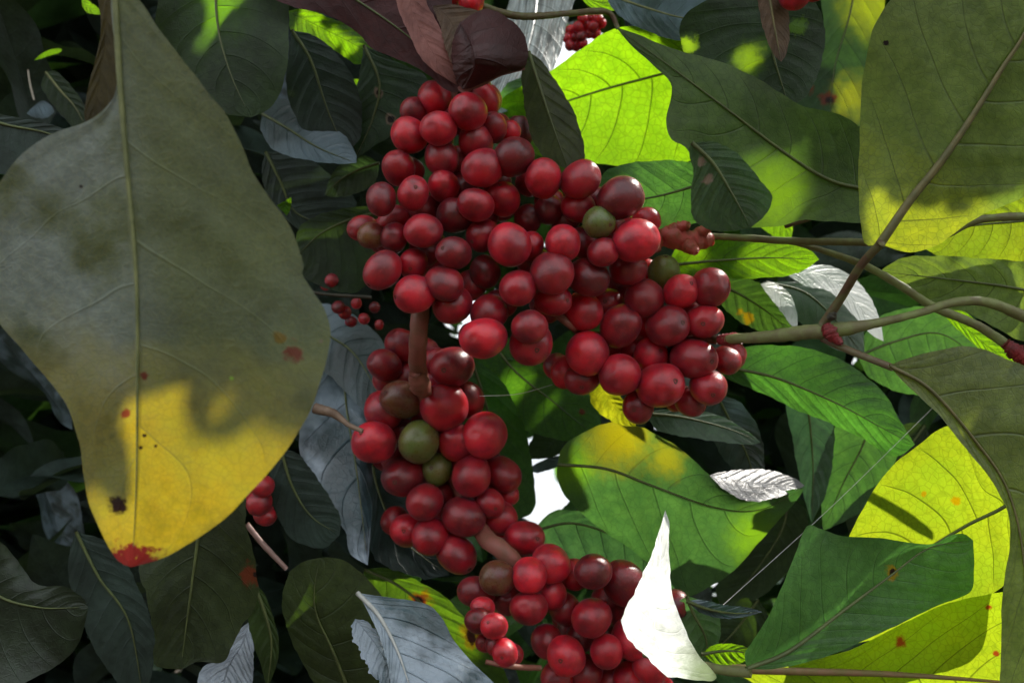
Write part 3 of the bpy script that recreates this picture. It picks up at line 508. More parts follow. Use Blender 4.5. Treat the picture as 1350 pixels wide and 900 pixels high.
branch('stalk running right from the lower branch under the folded leaf', [(850, 862, 300, 1.6), (900, 872, 285, 1.8), (950, 882, 275, 2.2), (990, 886, 270, 2.3)], MBR)
branch('pink stalk between the upper and the right cluster', [(700, 385, 312, 1.6), (725, 405, 305, 1.6), (752, 428, 300, 1.5), (775, 440, 312, 1.5), (860, 446, 316, 1.6), (945, 448, 304, 1.6)], MPK)
branch('thin red stalk at the bottom border left of the bottom cluster', [(640, 872, 290, .9), (675, 878, 290, 1.1), (712, 880, 300, 1.1)], MPK)
branch('pale brown twig touching the lower cluster from the left', [(415, 538, 310, 2.2), (440, 545, 308, 1.8), (460, 560, 306, 1.0), (478, 568, 305, .9)], plain_mat('twig_tan', (.25, .18, .13), (.14, .09, .06), .6, 150))
branch('shiny brown twig in the dark left of the rounded leaf', [(325, 690, 300, 1.1), (345, 715, 300, 1.1), (378, 750, 300, .9)], plain_mat('twig_shiny', (.25, .16, .14), (.2, .12, .1), .3, 150))
branch('thin dark twig crossing behind the upper cluster on the left', [(395, 382, 345, .7), (430, 388, 345, .8), (490, 392, 345, .8)], MDK)
branch('pale thin twig in the dark upper left corner', [(37, 92, 420, .5), (40, 112, 420, .6), (45, 132, 420, .6)], plain_mat('twig_pale', (.4, .36, .3), (.3, .28, .22), .5, 150))
# lumpy pink remains of picked cherries
o0 = W(P(900, 315, 312)); t = empty('picked_fruit_stalks', o0, 'knobbly pink stalks of picked cherries between the clusters and the thin branch', 'stalks')
for q in ([(850, 318, 322, 2.6), (872, 312, 314, 3.4), (890, 314, 310, 4.2), (915, 318, 310, 4.4), (938, 315, 312, 2.6)], [(885, 305, 311, 2.4), (900, 299, 308, 2.6), (908, 296, 306, 1.4)],
          [(905, 322, 307, 2.5), (915, 330, 304, 2.4), (918, 334, 303, 1.2)], [(920, 308, 309, 2.2), (932, 302, 306, 2.2), (938, 300, 305, 1.1)], [(870, 312, 311, 2.0), (865, 325, 308, 2.4), (868, 331, 307, 1.3)]):
    tube('stalk', [P(*x[:3]) for x in q], [x[3] / 1000 for x in q], plain_mat('fruit_stalk_pink', (.5, .09, .08), (.3, .1, .05), .45, 200, bump=.8, sss=.3), t, o0, lump=.22, sides=10)
HOLES.append([P(*q, 310) for q in [(860, 290), (945, 290), (945, 340), (860, 345)]])
# spider threads
MTH = plain_mat('spider_silk', (.8, .8, .8), (.7, .7, .7), .3, 50)
def thread(label, a, b, r=.12): 
    o = W(P(*a)); tt = tag(tube('spider_thread', [P(*a), (P(*a) + P(*b)) / 2 + Vector((0, 0, -.0015)), P(*b)], [r / 1000] * 2, MTH, None, o, sides=5, n=16), label, 'spider thread')
thread('long pale spider thread slanting up to the right past the folded leaf', (950, 800, 300), (1232, 535, 335), .08)
thread('short pale spider thread beside the lower cluster', (632, 522, 300), (728, 507, 330))

# ------------------------------------------------------------------ cherries
def cherry_mat(name, base, dark, sssr=(1, .14, .08), rough=.3, green=0):
    t = NT(name)
    oc = t.n('ShaderNodeTexCoord').outputs['Object']; oi = t.n('ShaderNodeObjectInfo')
    va = t.n('ShaderNodeVectorMath', operation='ADD'); t.put(va.inputs[0], oc)
    cb = t.n('ShaderNodeVectorMath', operation='SCALE'); t.put(cb.inputs[0], oi.outputs['Location']); cb.inputs[3].default_value = 900
    t.put(va.inputs[1], cb.outputs[0]); vec = va.outputs[0]
    n1 = t.noise(vec, .9, 4, .6); n2 = t.noise(vec, 7, 4, .7); n3 = t.noise(vec, 26, 2)
    col = t.mix(t.ramp(n1, .35, .68), base, dark)
    rv = t.math('MULTIPLY_ADD', oi.outputs['Random'], .8, .5)
    col = t.mix(1, col, rv, 'MULTIPLY')
    col = t.mix(t.ramp(n3, .66, .72, 0, .45), col, mul(base, .18))
    col = t.mix(t.ramp(n2, .56, .74, 0, .4), col, (.45, .10, .06) if not green else (.3, .25, .08))
    pb = t.n('ShaderNodeBsdfPrincipled'); t.put(pb.inputs['Base Color'], col)
    t.put(pb.inputs['Roughness'], t.math('MULTIPLY_ADD', n2, .28, rough - .14))
    pb.inputs['Specular IOR Level'].default_value = .65
    pb.inputs['Sheen Weight'].default_value = .06; pb.inputs['Sheen Roughness'].default_value = .45; pb.inputs['Sheen Tint'].default_value = (1, .75, .8, 1)
    pb.inputs['Subsurface Weight'].default_value = .9; pb.inputs['Subsurface Radius'].default_value = sssr; pb.inputs['Subsurface Scale'].default_value = .012
    bp = t.n('ShaderNodeBump'); bp.inputs['Strength'].default_value = .25; bp.inputs['Distance'].default_value = .0006
    t.put(bp.inputs['Height'], t.math('MULTIPLY_ADD', n1, 2, n2)); t.put(pb.inputs['Normal'], bp.outputs[0])
    t.put(t.out.inputs[0], pb.outputs[0]); return t.m
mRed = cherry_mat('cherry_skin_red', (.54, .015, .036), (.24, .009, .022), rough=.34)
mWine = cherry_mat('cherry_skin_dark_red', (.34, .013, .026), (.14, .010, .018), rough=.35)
mOr = cherry_mat('cherry_skin_orange_red', (.45, .07, .02), (.28, .02, .015))
mGr = cherry_mat('cherry_skin_green', (.15, .22, .05), (.17, .15, .04), (.5, .6, .1), green=1)
mBr = cherry_mat('cherry_skin_brown_green', (.16, .08, .03), (.16, .02, .018), (.8, .3, .1), green=1)
mNav = plain_mat('cherry_navel', (.16, .05, .03), (.05, .02, .015), .7, 900)
CHM = {'r': mRed, 'w': mWine, 'o': mOr, 'g': mGr, 'b': mBr}
def cherry_mesh(el, seed):
    rs = random.Random(seed); ph = [rs.uniform(0, 6) for _ in range(3)]
    vs, fs = [], []; n, m = 18, 28
    for i in range(n + 1):
        th = math.pi * i / n
        for j in range(m):
            a = 2 * math.pi * j / m
            r = 1 + .05 * math.sin(2 * a + ph[0]) * math.sin(th) + .025 * math.sin(a + ph[1]) * math.sin(th) + .018 * math.sin(3 * a + 2.5 * th + ph[2]) * math.sin(th)
            r *= 1 + .035 * math.cos(th * 1.5 + ph[1])
            z = math.cos(th); rr = math.sin(th) ** .94 if 0 < i < n else 0
            if th < .35: z -= .07 * (1 - th / .35) ** 1.0        # flattened end with the navel
            vs.append((rr * r * math.cos(a), rr * r * math.sin(a), z * el))
    for i in range(n):
        for j in range(m):
            fs.append((i * m + j, i * m + (j + 1) % m, (i + 1) * m + (j + 1) % m, (i + 1) * m + j)[::-1])
    me = bpy.data.meshes.new('cherry'); me.from_pydata(vs, [], fs); me.polygons.foreach_set('use_smooth', [True] * len(me.polygons))
    me.materials.append(mRed); me.update(); return me
CM = [cherry_mesh(e, i) for i, e in enumerate((1.02, 1.08, 1.14, 1.2, 1.11, 1.05))]
def navel_mesh(el):
    vs, fs = [], []; m = 16
    prof = [(0, .925), (.04, .925), (.06, .95), (.09, .965), (.115, .95), (.125, .92)]
    for r, z in prof:
        for j in range(m):
            a = 2 * math.pi * j / m; q = r * (1 + .12 * math.sin(3 * a)); vs.append((q * math.cos(a), q * math.sin(a), z * el))
    for i in range(len(prof) - 1):
        for j in range(m): fs.append((i * m + j, i * m + (j + 1) % m, (i + 1) * m + (j + 1) % m, (i + 1) * m + j))
    me = bpy.data.meshes.new('navel'); me.from_pydata(vs, [], fs); me.materials.append(mNav); me.update()
    me.polygons.foreach_set('use_smooth', [True] * len(me.polygons)); return me
NM = [navel_mesh(e) for e in (1.02, 1.08, 1.14, 1.2, 1.11, 1.05)]

CLUSTERS = {
 'up': ('large upper cluster of ripe red coffee cherries under the dead leaf', [
  (578,170,23,0),(540,178,22,1),(617,148,24,0),(640,133,17,2),(573,130,20,2),(546,148,17,2),(650,168,17,1),(673,174,13,2),(628,187,21,1),(677,208,25,0),(637,222,26,0),(583,208,21,1),
  (525,222,20,1),(545,256,21,0),(503,263,20,0),(585,245,19,1),(663,263,21,1),(627,270,20,0),(600,284,21,1),(717,236,23,0),(765,237,23,0),(818,262,27,0),(762,273,20,1),(790,293,20,0,'g'),
  (723,277,18,2,'w'),(697,288,18,2,'w'),(852,292,17,2),(558,305,23,0),(491,311,17,1,'b'),(520,313,18,1,'w'),(598,334,22,0),(672,323,26,0),(699,325,17,1),(637,310,21,1),(743,320,22,0),(795,333,19,0,'r'),(838,318,28,0,'r'),
  (828,355,22,2),(504,356,22,0,'w'),(546,348,19,1),(585,374,22,0,'w'),(547,388,23,0),(597,402,25,1),(727,360,27,0),(683,380,24,0),(640,358,20,2,'w'),(729,396,22,1),(645,412,23,1),(637,445,27,0),(698,431,22,0),
  (700,453,27,1),(620,376,19,2,'w'),(775,366,25,1,'w'),(560,330,19,2,'w'),(655,240,19,2,'w'),(605,215,18,2,'w'),(700,240,18,2,'w'),(520,290,18,2,'w'),(540,225,18,2,'w'),(700,345,18,2,'w'),(600,160,18,2,'w'),(610,245,19,2,'w'),(640,285,18,2,'w'),(575,340,18,2,'w'),(660,400,18,2,'w'),(790,265,17,2,'w'),(745,290,18,2,'w'),(770,320,20,2,'w'),(805,300,18,2,'w'),(560,275,18,2,'w')]),
 'right': ('right hand cluster of dark red cherries hanging from the forked twig', [
  (770,410,23,0),(850,394,23,0),(898,385,22,0),(936,379,24,0),(875,360,20,1,'g'),(928,424,24,0),(818,430,26,0,'w'),(880,430,26,0,'w'),(775,465,27,0),(858,468,21,1),(915,472,26,0),(957,475,17,1),
  (818,494,26,0),(870,508,29,0),(933,510,24,0),(842,536,21,1),(910,530,17,1),(768,498,21,1,'w'),(748,490,20,2),(893,525,15,2),(800,400,20,1,'w'),(890,475,18,2,'w'),(905,410,20,2,'w'),(860,430,20,2,'w'),(835,465,18,2,'w'),(800,455,20,2,'w'),(900,445,20,2,'w'),(845,500,18,2,'w'),(815,375,18,2,'w'),(850,360,16,2)]),
 'low': ('long lower left cluster with two green cherries among the red', [
  (507,482,21,1),(512,500,19,2),(596,484,28,0,'r'),(574,478,18,2),(531,457,20,2,'w'),(530,527,25,0,'b'),(506,541,23,1),(585,537,30,0,'r'),(615,528,22,1,'r'),(494,583,26,0),(553,583,27,0,'g'),(604,583,23,0),(640,573,28,0,'r'),
  (532,627,26,1),(577,618,19,1,'g'),(622,626,25,0),(663,625,22,1,'r'),(560,661,22,0),(612,680,25,0),(647,663,18,0),(660,682,20,1),(537,698,21,1),(567,706,23,0),(602,729,24,0),(668,653,14,2),(668,705,17,1),(692,708,22,0),
  (560,560,18,2,'w'),(580,650,19,2,'w'),(590,600,20,2,'w'),(640,600,18,2,'w'),(630,655,18,2,'w'),(540,500,19,2,'w'),(530,570,18,2,'w'),(520,605,17,2,'w'),(590,690,19,2,'w'),(560,465,18,2,'w'),(570,510,20,2,'w'),(640,640,18,2,'w')]),
 'bottom': ('bottom cluster of red cherries cut by the lower border', [
  (656,762,20,0,'b'),(628,780,22,1),(698,758,21,0),(727,743,25,1),(697,800,23,0),(728,784,18,1),(757,757,18,2),(782,753,22,0),(823,768,26,1),(780,814,25,0),(800,858,20,0),(747,864,25,0),(722,845,20,1),(737,892,22,1),(772,885,20,1),
  (857,878,21,0),(835,842,26,1),(826,812,22,1,'w'),(803,895,19,1),(830,893,20,1),(888,797,19,1),(745,802,20,2,'w'),(670,790,19,2,'w'),(757,828,19,2,'w'),(800,790,20,2,'w'),(765,840,20,2,'w'),(860,850,20,2,'w'),(870,905,18,2),(790,925,22,1),(845,930,22,1),(680,775,18,2,'w')]),
 'side': ('small sunlit bunch of cherries left of the bottom cluster', [(652,825,17,0),(666,860,17,0),(631,818,17,1),(655,848,14,1),(641,846,13,1),(676,862,13,2),(636,800,14,2)]),
}
def relax(items, base, step):
    n = len(items); d = [base + step * it[3] for it in items]
    for _ in range(40):
        for i in range(n):
            for j in range(i + 1, n):
                a, b = items[i], items[j]
                pa, pb = P(a[0], a[1], d[i]), P(b[0], b[1], d[j])
                ra, rb = a[2] * d[i] / 1050, b[2] * d[j] / 1050
                need = (ra + rb) * .71; dist = (pa - pb).length * 1000
                if dist < need:
                    lat = math.hypot((pa - pb).x, (pa - pb).z) * 1000
                    want = math.sqrt(max(0, need ** 2 - lat ** 2)); cur = d[i] - d[j]
                    sg = 1 if (cur > 0 or (cur == 0 and a[2] < b[2])) else -1
                    if a[3] != b[3]: sg = 1 if a[3] > b[3] else -1
                    ex = (want - abs(cur) if sg * cur > 0 else want + abs(cur)) * .3
                    # the farther one moves back more than the nearer one comes forward
                    if sg > 0: d[i] += ex * .8; d[j] -= ex * .2
                    else: d[j] += ex * .8; d[i] -= ex * .2
    return [min(max(x, base - 12), base + 34) for x in d]
LABC = {'g': 'unripe green cherry', 'b': 'half ripe brownish green cherry', 'o': 'orange tinged red cherry'}
def build_cluster(items, label, base, step, group=None, navels=True):
    items = [(i[0], i[1], i[2] * 1.13) + tuple(i[3:]) for i in items]
    if len(items) > 25:
        for _ in range(len(items) // 2):
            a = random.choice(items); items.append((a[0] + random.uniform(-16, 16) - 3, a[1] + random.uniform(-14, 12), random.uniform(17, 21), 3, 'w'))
    d = relax(items, base, step)
    cx = sum(i[0] for i in items) / len(items); cy = min(i[1] for i in items)
    o = W(P(cx, cy, base + 15)); t = empty('coffee_cherry_cluster', o, label, 'cherry cluster', group)
    cen = W(P(cx, sum(i[1] for i in items) / len(items), base + 25))
    for it, dd in zip(items, d):
        k = random.randrange(6); R = it[2] * dd / 1050 / 1000
        ob = bpy.data.objects.new('cherry', CM[k]); C.objects.link(ob); ob.parent = t
        p = W(P(it[0], it[1], dd)); ob.location = p - o
        out = (p - cen).normalized() * .8 + Vector((random.uniform(-1, 1), random.uniform(-1.3, .2), random.uniform(-1, .7))) 
        ob.rotation_mode = 'QUATERNION'; ob.rotation_quaternion = out.to_track_quat('Z', 'Y')
        q = random.uniform(.93, .98); ob.scale = (R * q * random.uniform(.93, 1.03), R * q * random.uniform(.93, 1.03), R * q)
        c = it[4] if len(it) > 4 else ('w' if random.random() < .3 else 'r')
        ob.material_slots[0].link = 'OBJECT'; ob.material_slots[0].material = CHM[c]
        if len(it) > 4 and c in LABC: ob['label'] = LABC[c]
        if navels and it[3] < 2 and random.random() < .45:
            nv = bpy.data.objects.new('navel', NM[k]); C.objects.link(nv); nv.parent = ob
    return t
for key, base in (('up', 285), ('right', 302), ('low', 346), ('bottom', 318), ('side', 292)):
    build_cluster(CLUSTERS[key][1], CLUSTERS[key][0], base, 8)
far = [(754+dx, 28+dy, 6.5, k % 2) for k, (dx, dy) in enumerate([(14,-4),(24,-5),(34,-3),(-2,12),(8,8),(18,6),(28,7),(38,3),(-6,22),(3,22),(12,20),(22,17),(-3,32),(6,33),(14,30),(30,16)])]
build_cluster(far, 'tiny far off bunch of red cherries at the top edge', 520, 5, navels=False)
build_cluster([(560,2,17,0),(592,-4,16,1),(622,2,17,0),(605,10,12,2),(540,-8,16,1)], 'shaded cherries peeping over the dead leaf at the top edge', 296, 6, navels=False)
build_cluster([(1048,-8,20,0),(1075,-20,18,1)], 'single bright red cherry at the top edge by the dry brown leaf', 262, 4)
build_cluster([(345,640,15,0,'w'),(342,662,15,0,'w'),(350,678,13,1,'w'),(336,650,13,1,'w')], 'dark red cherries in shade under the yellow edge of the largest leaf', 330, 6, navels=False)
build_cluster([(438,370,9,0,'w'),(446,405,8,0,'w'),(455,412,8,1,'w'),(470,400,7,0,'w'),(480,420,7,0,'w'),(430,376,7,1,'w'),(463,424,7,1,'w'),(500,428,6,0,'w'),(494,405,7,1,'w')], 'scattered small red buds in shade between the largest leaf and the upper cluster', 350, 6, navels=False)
for dq, q in ((287, [(800,235),(870,225),(890,300),(880,350),(845,380),(800,350),(835,330),(825,280)]), (290, [(700,405),(735,415),(740,460),(712,492),(672,480),(700,465),(715,440)]),
          (348, [(590,445),(665,460),(690,560),(690,620),(630,600),(622,560),(605,520),(575,480)]), (302, [(915,345),(970,355),(990,470),(965,535),(915,565),(885,545),(930,500),(935,430)]),
          (312, [(730,470),(752,478),(755,525),(735,520)]), (292, [(630,800),(695,840),(695,885),(650,880)]), (320, [(875,770),(915,780),(915,830),(880,825)]), (302, [(785,440),(820,430),(825,490),(790,525)]),
          (300, [(790,350),(830,340),(835,390),(795,390)]), (262, [(1035,-20), (1070,-20), (1070,15), (1040,15)]), (348, [(655,600),(700,615),(700,665),(660,650)]), (318, [(740, 740), (800, 725), (860, 760), (850, 800), (790, 770), (760, 790)])):
    mx, my = sum(x for x, y in q) / len(q), sum(y for x, y in q) / len(q); dq -= 6
    HOLES.append([P(mx + (x - mx) * 1.45, my + (y - my) * 1.45, dq) for x, y in q]); HOLE_SRC.append('cherries')
HOLES.append([P(x, y, 520) for x, y in [(735,10),(805,10),(800,50),(745,75)]])

# ------------------------------------------------------------------ generic leaves for the shrubs behind and the added light blockers
def generic_leaf(seed, nu=14, nw=4, wr=.21):
    rs = random.Random(seed); w = wr * rs.uniform(.85, 1.15); bend = rs.uniform(-.35, .1); tw = rs.uniform(-.5, .5); wv = rs.uniform(.01, .03); ph = rs.uniform(0, 6); sd = rs.uniform(-.12, .12)
    vs, fs, ul, uf = [], [], [], []
    for i in range(nu + 1):
        u = i / nu; hw = w * (math.sin(math.pi * min(1, u ** .85)) ** .75) * (1 if u < .7 else 1 - .35 * ((u - .7) / .3)); 
        for j in range(-nw, nw + 1):
            v = j / nw; x = hw * v; z = bend * u * u + .25 * abs(x) + wv * math.sin(14 * u + ph) * abs(v)
            a = tw * u; X = x * math.cos(a) - z * math.sin(a) * .3; Z = z + x * math.sin(a)
            vs.append((X + sd * math.sin(math.pi * u), u, Z)); ul.append((u, v)); uf.append((x * 9 + seed, u * 9))
    k = 2 * nw + 1
    for i in range(nu):
        for j in range(2 * nw): a = i * k + j; fs.append((a, a + 1, a + k + 1, a + k))
    return np.array(vs), fs, ul, uf
GL = [generic_leaf(s) for s in range(6)]
def flat_leaf(nu=16, nw=3):
    vs, fs, ul, uf = [], [], [], []
    for i in range(nu + 1):
        u = i / nu; hw = .22 * math.sin(math.pi * u ** .85) ** .75 if i < nu else 0
        for j in range(-nw, nw + 1):
            v = j / nw; vs.append((hw * v, u, -.5 * (u - .5) ** 2 + .3 * abs(hw * v))); ul.append((u, v)); uf.append((hw * v * 9, u * 9))
    k = 2 * nw + 1
    for i in range(nu):
        for j in range(2 * nw): a = i * k + j; fs.append((a, a + 1, a + k + 1, a + k))
    return np.array(vs), fs, ul, uf
FL = flat_leaf()
def leaf_mass(name, placements, mats, src=None):
    """placements: (loc world, 3x3 rotation, length, material index) -> ONE mesh"""
    V, F, MI, UL, UF = [], [], [], [], []; off = 0
    for (loc, rot, ln, mi) in placements:
        v, f, ul, uf = src or GL[random.randrange(len(GL))]
        R = np.array(rot) * ln; vv = v @ R.T + np.array(loc); V.append(vv)
        F += [tuple(a + off for a in q) for q in f]; MI += [mi] * len(f); off += len(v); UL += ul
        s = random.uniform(0, 50); UF += [(a + s, b) for a, b in uf]
    V = np.vstack(V)
    o = mesh_obj(name, [Vector(x) for x in V], F, None, None, Vector((0, 0, 0)), {'leaf': UL, 'flat': UF})
    for m in mats: o.data.materials.append(m)
    o.data.polygons.foreach_set('material_index', MI); o.data.update()
    return o
def rand_rot(rx=(-1, 1), droop=True):
    e = Euler((random.uniform(*rx), random.uniform(-.7, .7), random.uniform(0, 6.283)), 'XYZ'); return e.to_matrix()

# ---- added unseen leaves blocking the sun, with gaps cut for chosen sun patches
e1 = SUN.cross(Vector((0, 0, 1))).normalized(); e2 = SUN.cross(e1).normalized()
RES = .002; X0, Y0, NX, NY = -1.6, -1.3, 1500, 1300
def cell(p): return ((p.dot(e1) - X0) / RES, (p.dot(e2) - Y0) / RES)
hole = np.zeros((NY, NX), bool); need = np.zeros((NY, NX), bool)
def fill(mask, poly):
    q = np.array(poly); x0, y0 = np.floor(q.min(0)).astype(int); x1, y1 = np.ceil(q.max(0)).astype(int) + 1
    x0, y0 = max(x0, 0), max(y0, 0); x1, y1 = min(x1, NX - 1), min(y1, NY - 1)
    if x1 <= x0 or y1 <= y0: return
    gx, gy = np.meshgrid(np.arange(x0, x1) + .5, np.arange(y0, y1) + .5); ins = np.zeros(gx.shape, bool); n = len(q)
    for i in range(n):
        (ax, ay), (bx, by) = q[i], q[(i + 1) % n]
        if ay == by: continue
        c = ((ay > gy) != (by > gy)) & (gx < (bx - ax) * (gy - ay) / (by - ay) + ax); ins ^= c
    mask[y0:y1, x0:x1] |= ins
hs = np.full((NY, NX), 9.0)
for h in HOLES:
    one = np.zeros((NY, NX), bool); fill(one, [cell(p) for p in h]); hole |= one
    hs[one] = np.minimum(hs[one], min(p.dot(SUN) for p in h))
hsd = hs.copy()
for k_ in range(5):
    t_ = hsd.copy()
    for ax_, sh_ in ((0, 1), (0, -1), (1, 1), (1, -1)): t_ = np.minimum(t_, np.roll(hsd, sh_, ax_))
    hsd = t_
def blocks_sun(loc, rot, ln):
    for f in (0, .08, .16, .25, .33, .42, .5, .58, .67, .75, .84, .92, 1):
        for g in (-.21, -.14, -.07, 0, .07, .14, .21):
            p = M3.transposed() @ (Vector(loc) + Matrix(rot) @ Vector((g * ln, f * ln, 0)) - CAM)
            a, b = cell(p); a, b = int(a), int(b)
            if 0 <= a < NX and 0 <= b < NY and hsd[b, a] < p.dot(SUN): return True
    return False
for d in np.linspace(140, 1000, 30): fill(need, [cell(P(x, y, d)) for x, y in ((-60, -60), (1410, -60), (1410, 960), (-60, 960))])
for d in np.linspace(1000, 1700, 12): fill(need, [cell(P(x, y, d)) for x, y in ((-60, -60), (560, -60), (560, 960), (-60, 960))])
cover = np.zeros((NY, NX), bool); holed = hole.copy()

def exit_s(a, b):
    """distance along the sun's direction past which the line (a, b) is clear of the view"""
    s = 2.6; base = e1 * a + e2 * b
    while s > -.3:
        p = base + SUN * s
        if p.y > .05 and abs(p.x) < .70 * p.y + .03 and abs(p.z) < .48 * p.y + .03: return s
        s -= .03
    return .1
place = []
def try_leaf(ca, cb, ln, ang, force=False):
    u_s = np.linspace(0, 1, max(12, int(ln / .0015))); v_s = np.linspace(-1, 1, max(5, int(ln * .44 / .0015)))
    w = .22 * ln * np.sin(np.pi * u_s ** .85).clip(0) ** .75
    du, dvv = np.array([math.cos(ang), math.sin(ang)]), np.array([-math.sin(ang), math.cos(ang)])
    pts = np.array([ca, cb]) + (u_s[:, None, None] - .5) * ln * du + (w[:, None] * v_s[None])[..., None] * dvv
    ix = ((pts[..., 0] - X0) / RES).astype(int).clip(0, NX - 1); iy = ((pts[..., 1] - Y0) / RES).astype(int).clip(0, NY - 1)
    if holed[iy, ix].any(): return False
    if not force and not (need[iy, ix] & ~cover[iy, ix]).mean() > (.28 if ln > .04 else .12): return False
    cover[iy, ix] = True
    s = exit_s(ca, cb) + random.uniform(.08, .25) + ln * .5
    c = e1 * ca + e2 * cb + SUN * s
    d3 = e1 * du[0] + e2 * du[1]; n3 = SUN; x3 = d3.cross(n3)
    R = M3 @ Matrix((x3, d3, n3)).transposed()
    loc = W(c) - R @ Vector((0, .5 * ln, 0))
    place.append((tuple(loc), [list(r) for r in R], ln, random.randrange(2))); return True
free = need & ~hole; ys, xs = np.nonzero(free)
for ln, tries in ((.20, 1500), (.15, 2000), (.11, 2500), (.075, 3000), (.05, 4000), (.032, 7000), (.022, 9000), (.014, 14000), (.009, 16000), (.009, 16000)):
    todo = need & ~hole & ~cover; ys, xs = np.nonzero(todo)
    if len(ys) == 0: break
    for _ in range(tries):
        k = random.randrange(len(ys))
        if cover[ys[k], xs[k]]: continue
        ca, cb = X0 + (xs[k] + .5) * RES, Y0 + (ys[k] + .5) * RES
        for _a in range(3):
            if try_leaf(ca, cb, ln * random.uniform(.8, 1.1), random.uniform(0, 6.283), ln < .08): break
for k in range(9000):  # dome of unseen leaves added to cut the skylight
    y = random.uniform(-.1, 2.4); x = random.uniform(-1.6, 2.2); z = random.uniform(-.5, 1.9)
    if not (z > .50 * abs(y) + .12 or abs(x) > .72 * abs(y) + .14): continue
    if y < .38: continue
    loc = W(Vector((x, y, z)))
    if loc.z < .15: continue
    rot = Euler((random.uniform(-1, 1), random.uniform(-.7, .7), random.uniform(0, 6.283)), 'XYZ').to_matrix(); ln = random.uniform(.12, .2)
    if y < 1 and abs(x) - ln < .68 * y and abs(z) - ln < .46 * y: continue
    if blocks_sun(loc, rot, ln): continue
    place.append((tuple(loc), [list(r) for r in rot], ln, random.randrange(2)))
print('canopy leaves', len(place), 'covered', (cover & need).sum() / max(1, need.sum()), 'hole', hole.sum() / need.sum())
mBlock = [leaf_mat('blocker_leaf', (.03, .06, .02), (.03, .06, .01), .5, .4, .3), leaf_mat('blocker_leaf_older', (.05, .06, .02), (.03, .04, .01), .5, .4, .3)]
tag(leaf_mass('added_leaf_blockers', place, mBlock, FL), kind='stuff', label='added unseen leaves that block sun and sky light', cat='foliage')

# ---- shrubs behind
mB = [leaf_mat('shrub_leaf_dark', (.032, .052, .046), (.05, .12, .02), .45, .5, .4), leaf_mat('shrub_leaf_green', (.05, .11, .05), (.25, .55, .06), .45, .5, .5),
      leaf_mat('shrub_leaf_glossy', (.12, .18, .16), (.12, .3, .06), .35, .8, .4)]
SKY = [(714, 586, 7), (720, 650, 22), (712, 615, 9), (1018, 127, 7), (700, 60, 26), (745, 70, 20), (1010, 700, 6), (1000, 765, 7), (1005, 722, 5), (990, 740, 4), (1160, 610, 4), (1300, 310, 8), (1140, 650, 3), (640, 425, 4)]
def clear_of_sky(loc, rot, ln, M3T=M3.transposed()):
    for f in (0.05, .25, .5, .75, .95):
        p = M3T @ (Vector(loc) + Matrix(rot) @ Vector((0, f * ln, 0)) - CAM)
        if p.y <= 0: return True
        px, py = 675 + 1050 * p.x / p.y, 450 - 1050 * p.z / p.y
        for sx, sy, sr in SKY:
            if math.hypot(px - sx, py - sy) < sr + .20 * ln * 1050 / p.y: return False
    return True
pl = []
for k in range(15000):
    y = random.uniform(.75, 2.6); x = random.uniform(-1.0, 1.0) * (.8 * y + .5); z = random.uniform(-.62, .62) * y * 1.2
    px = 675 + 1050 * x / y
    if px > 560 and random.random() < .25: continue
    loc = W(Vector((x, y, z)))
    if loc.z < .1: continue
    rot = rand_rot(); ln = random.uniform(.11, .21)
    if not clear_of_sky(loc, rot, ln) or blocks_sun(loc, rot, ln): continue
    q = random.random()
    mi = (0 if q < .85 else 1) if px < 520 else (0 if q < .3 else (1 if q < .8 else 2))  # darker leaf colour on the left paints in its deep shade
    pl.append((tuple(loc), [list(r) for r in rot], ln, mi))
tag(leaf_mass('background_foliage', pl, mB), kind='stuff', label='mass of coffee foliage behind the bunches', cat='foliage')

# ---- nearer loose leaves of the same shrub, each its own
gme = []
for s in range(3):
    v, f, ul, uf = generic_leaf(40 + s, 28, 6)
    for mt in (mDarkG2, mMid, mTeal):
        o = mesh_obj('tmp', [Vector(x) for x in v], f, mt, None, Vector((0, 0, 0)), {'leaf': ul, 'flat': uf}); gme.append(o.data); bpy.data.objects.remove(o)
cnt = {}
for k in range(300):
    y = random.uniform(.44, .75); px = random.uniform(-60, 1410); py = random.uniform(-40, 940)
    if px > 560 and random.random() < .12: continue
    loc = W(P(px, py, y * 1000)); rot = rand_rot(); ln = random.uniform(.07, .12)
    loc = loc - rot @ Vector((0, ln * .5, 0))
    if not clear_of_sky(loc, rot, ln) or blocks_sun(loc, rot, ln): continue
    a = random.randrange(3) * 3; b = (0 if random.random() < .85 else 2) if px < 520 else random.choice((0, 1, 1, 2))  # mostly darker materials on the left, standing in for shade
    side = 'left' if px < 520 else 'right'
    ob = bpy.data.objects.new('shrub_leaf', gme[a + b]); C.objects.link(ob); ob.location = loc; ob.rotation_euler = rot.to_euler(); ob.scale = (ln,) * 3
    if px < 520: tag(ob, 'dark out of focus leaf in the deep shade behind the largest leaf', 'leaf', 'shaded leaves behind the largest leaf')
    else: tag(ob, 'blurred green leaf in the sunnier foliage behind the cherries', 'leaf', 'blurred leaves behind the cherries')

# ---- ground
t = NT('soil_and_litter'); oc = t.n('ShaderNodeTexCoord').outputs['Object']; n1 = t.noise(oc, 8, 8, .7)
pb = t.n('ShaderNodeBsdfPrincipled'); t.put(pb.inputs['Base Color'], t.mix(t.ramp(n1, .35, .65), (.035, .025, .015), (.09, .06, .03))); pb.inputs['Roughness'].default_value = .9
bp = t.n('ShaderNodeBump'); bp.inputs['Distance'].default_value = .03; t.put(bp.inputs['Height'], n1); t.put(pb.inputs['Normal'], bp.outputs[0]); t.put(t.out.inputs[0], pb.outputs[0])
s = 400
tag(mesh_obj('ground', [(-s, -s, 0), (s, -s, 0), (s, s, 0), (-s, s, 0)], [(0, 1, 2, 3)], t.m), kind='structure')

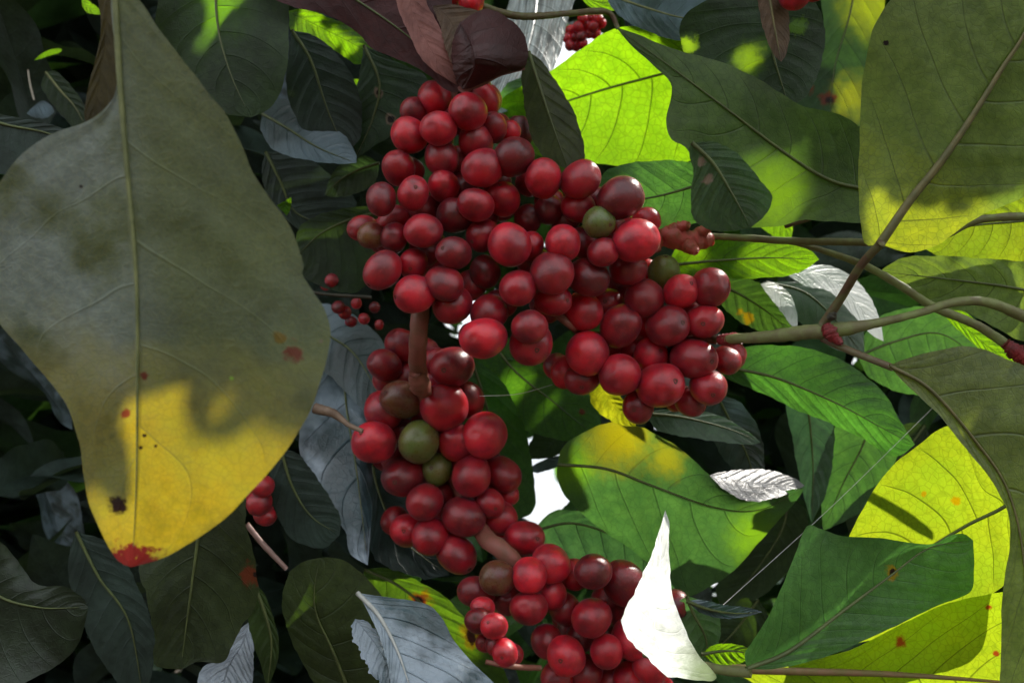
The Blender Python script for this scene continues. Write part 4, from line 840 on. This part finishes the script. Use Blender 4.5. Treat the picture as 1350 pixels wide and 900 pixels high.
# ------------------------------------------------------------------ light, sky, camera
w = bpy.data.worlds.new('World'); bpy.context.scene.world = w; w.use_nodes = True
nt = w.node_tree; bg = nt.nodes['Background']; sk = nt.nodes.new('ShaderNodeTexSky'); sk.sky_type = 'NISHITA'; sk.sun_disc = False
sk.sun_elevation = math.asin(SUNW.z); sk.sun_rotation = math.atan2(SUNW.x, SUNW.y)
sk.air_density = 1.2; sk.dust_density = 4.0
cl = nt.nodes.new('ShaderNodeTexNoise'); cl.inputs['Scale'].default_value = 2.2; cl.inputs['Detail'].default_value = 6
cr = nt.nodes.new('ShaderNodeMapRange'); cr.inputs[1].default_value = .25; cr.inputs[2].default_value = .5; cr.inputs[4].default_value = .9
cm = nt.nodes.new('ShaderNodeMix'); cm.data_type = 'RGBA'; cm.inputs[7].default_value = (10.4, 10.7, 11.0, 1)
tcw = nt.nodes.new('ShaderNodeTexCoord'); nt.links.new(tcw.outputs['Generated'], cl.inputs['Vector']); nt.links.new(cl.outputs['Fac'], cr.inputs[0])
nt.links.new(cr.outputs[0], cm.inputs[0]); nt.links.new(sk.outputs[0], cm.inputs[6]); nt.links.new(cm.outputs[2], bg.inputs[0]); bg.inputs[1].default_value = .15
sl = bpy.data.lights.new('sun', 'SUN'); sl.energy = 5; sl.angle = math.radians(.53); sl.color = (1, .95, .86)
so = bpy.data.objects.new('sun', sl); C.objects.link(so); so.rotation_mode = 'QUATERNION'; so.rotation_quaternion = SUNW.to_track_quat('Z', 'Y'); so.location = SUNW * 5
cd = bpy.data.cameras.new('camera'); co = bpy.data.objects.new('camera', cd); C.objects.link(co)
cd.lens = 28; cd.sensor_width = 36; cd.clip_start = .01; cd.clip_end = 1500
co.location = CAM; co.rotation_euler = (math.pi / 2 + PITCH, 0, 0)
cd.dof.use_dof = True; cd.dof.focus_distance = .255; cd.dof.aperture_fstop = 20
sc = bpy.context.scene; sc.camera = co
sc.view_settings.view_transform = 'Standard'; sc.view_settings.look = 'None'; sc.view_settings.exposure = 0; sc.view_settings.gamma = 1
sc.cycles.use_adaptive_sampling = True; sc.cycles.adaptive_threshold = .04; sc.cycles.max_bounces = 6; sc.cycles.diffuse_bounces = 3; sc.cycles.transmission_bounces = 4; sc.cycles.use_denoising = True
sc.cycles.sample_clamp_indirect = 6
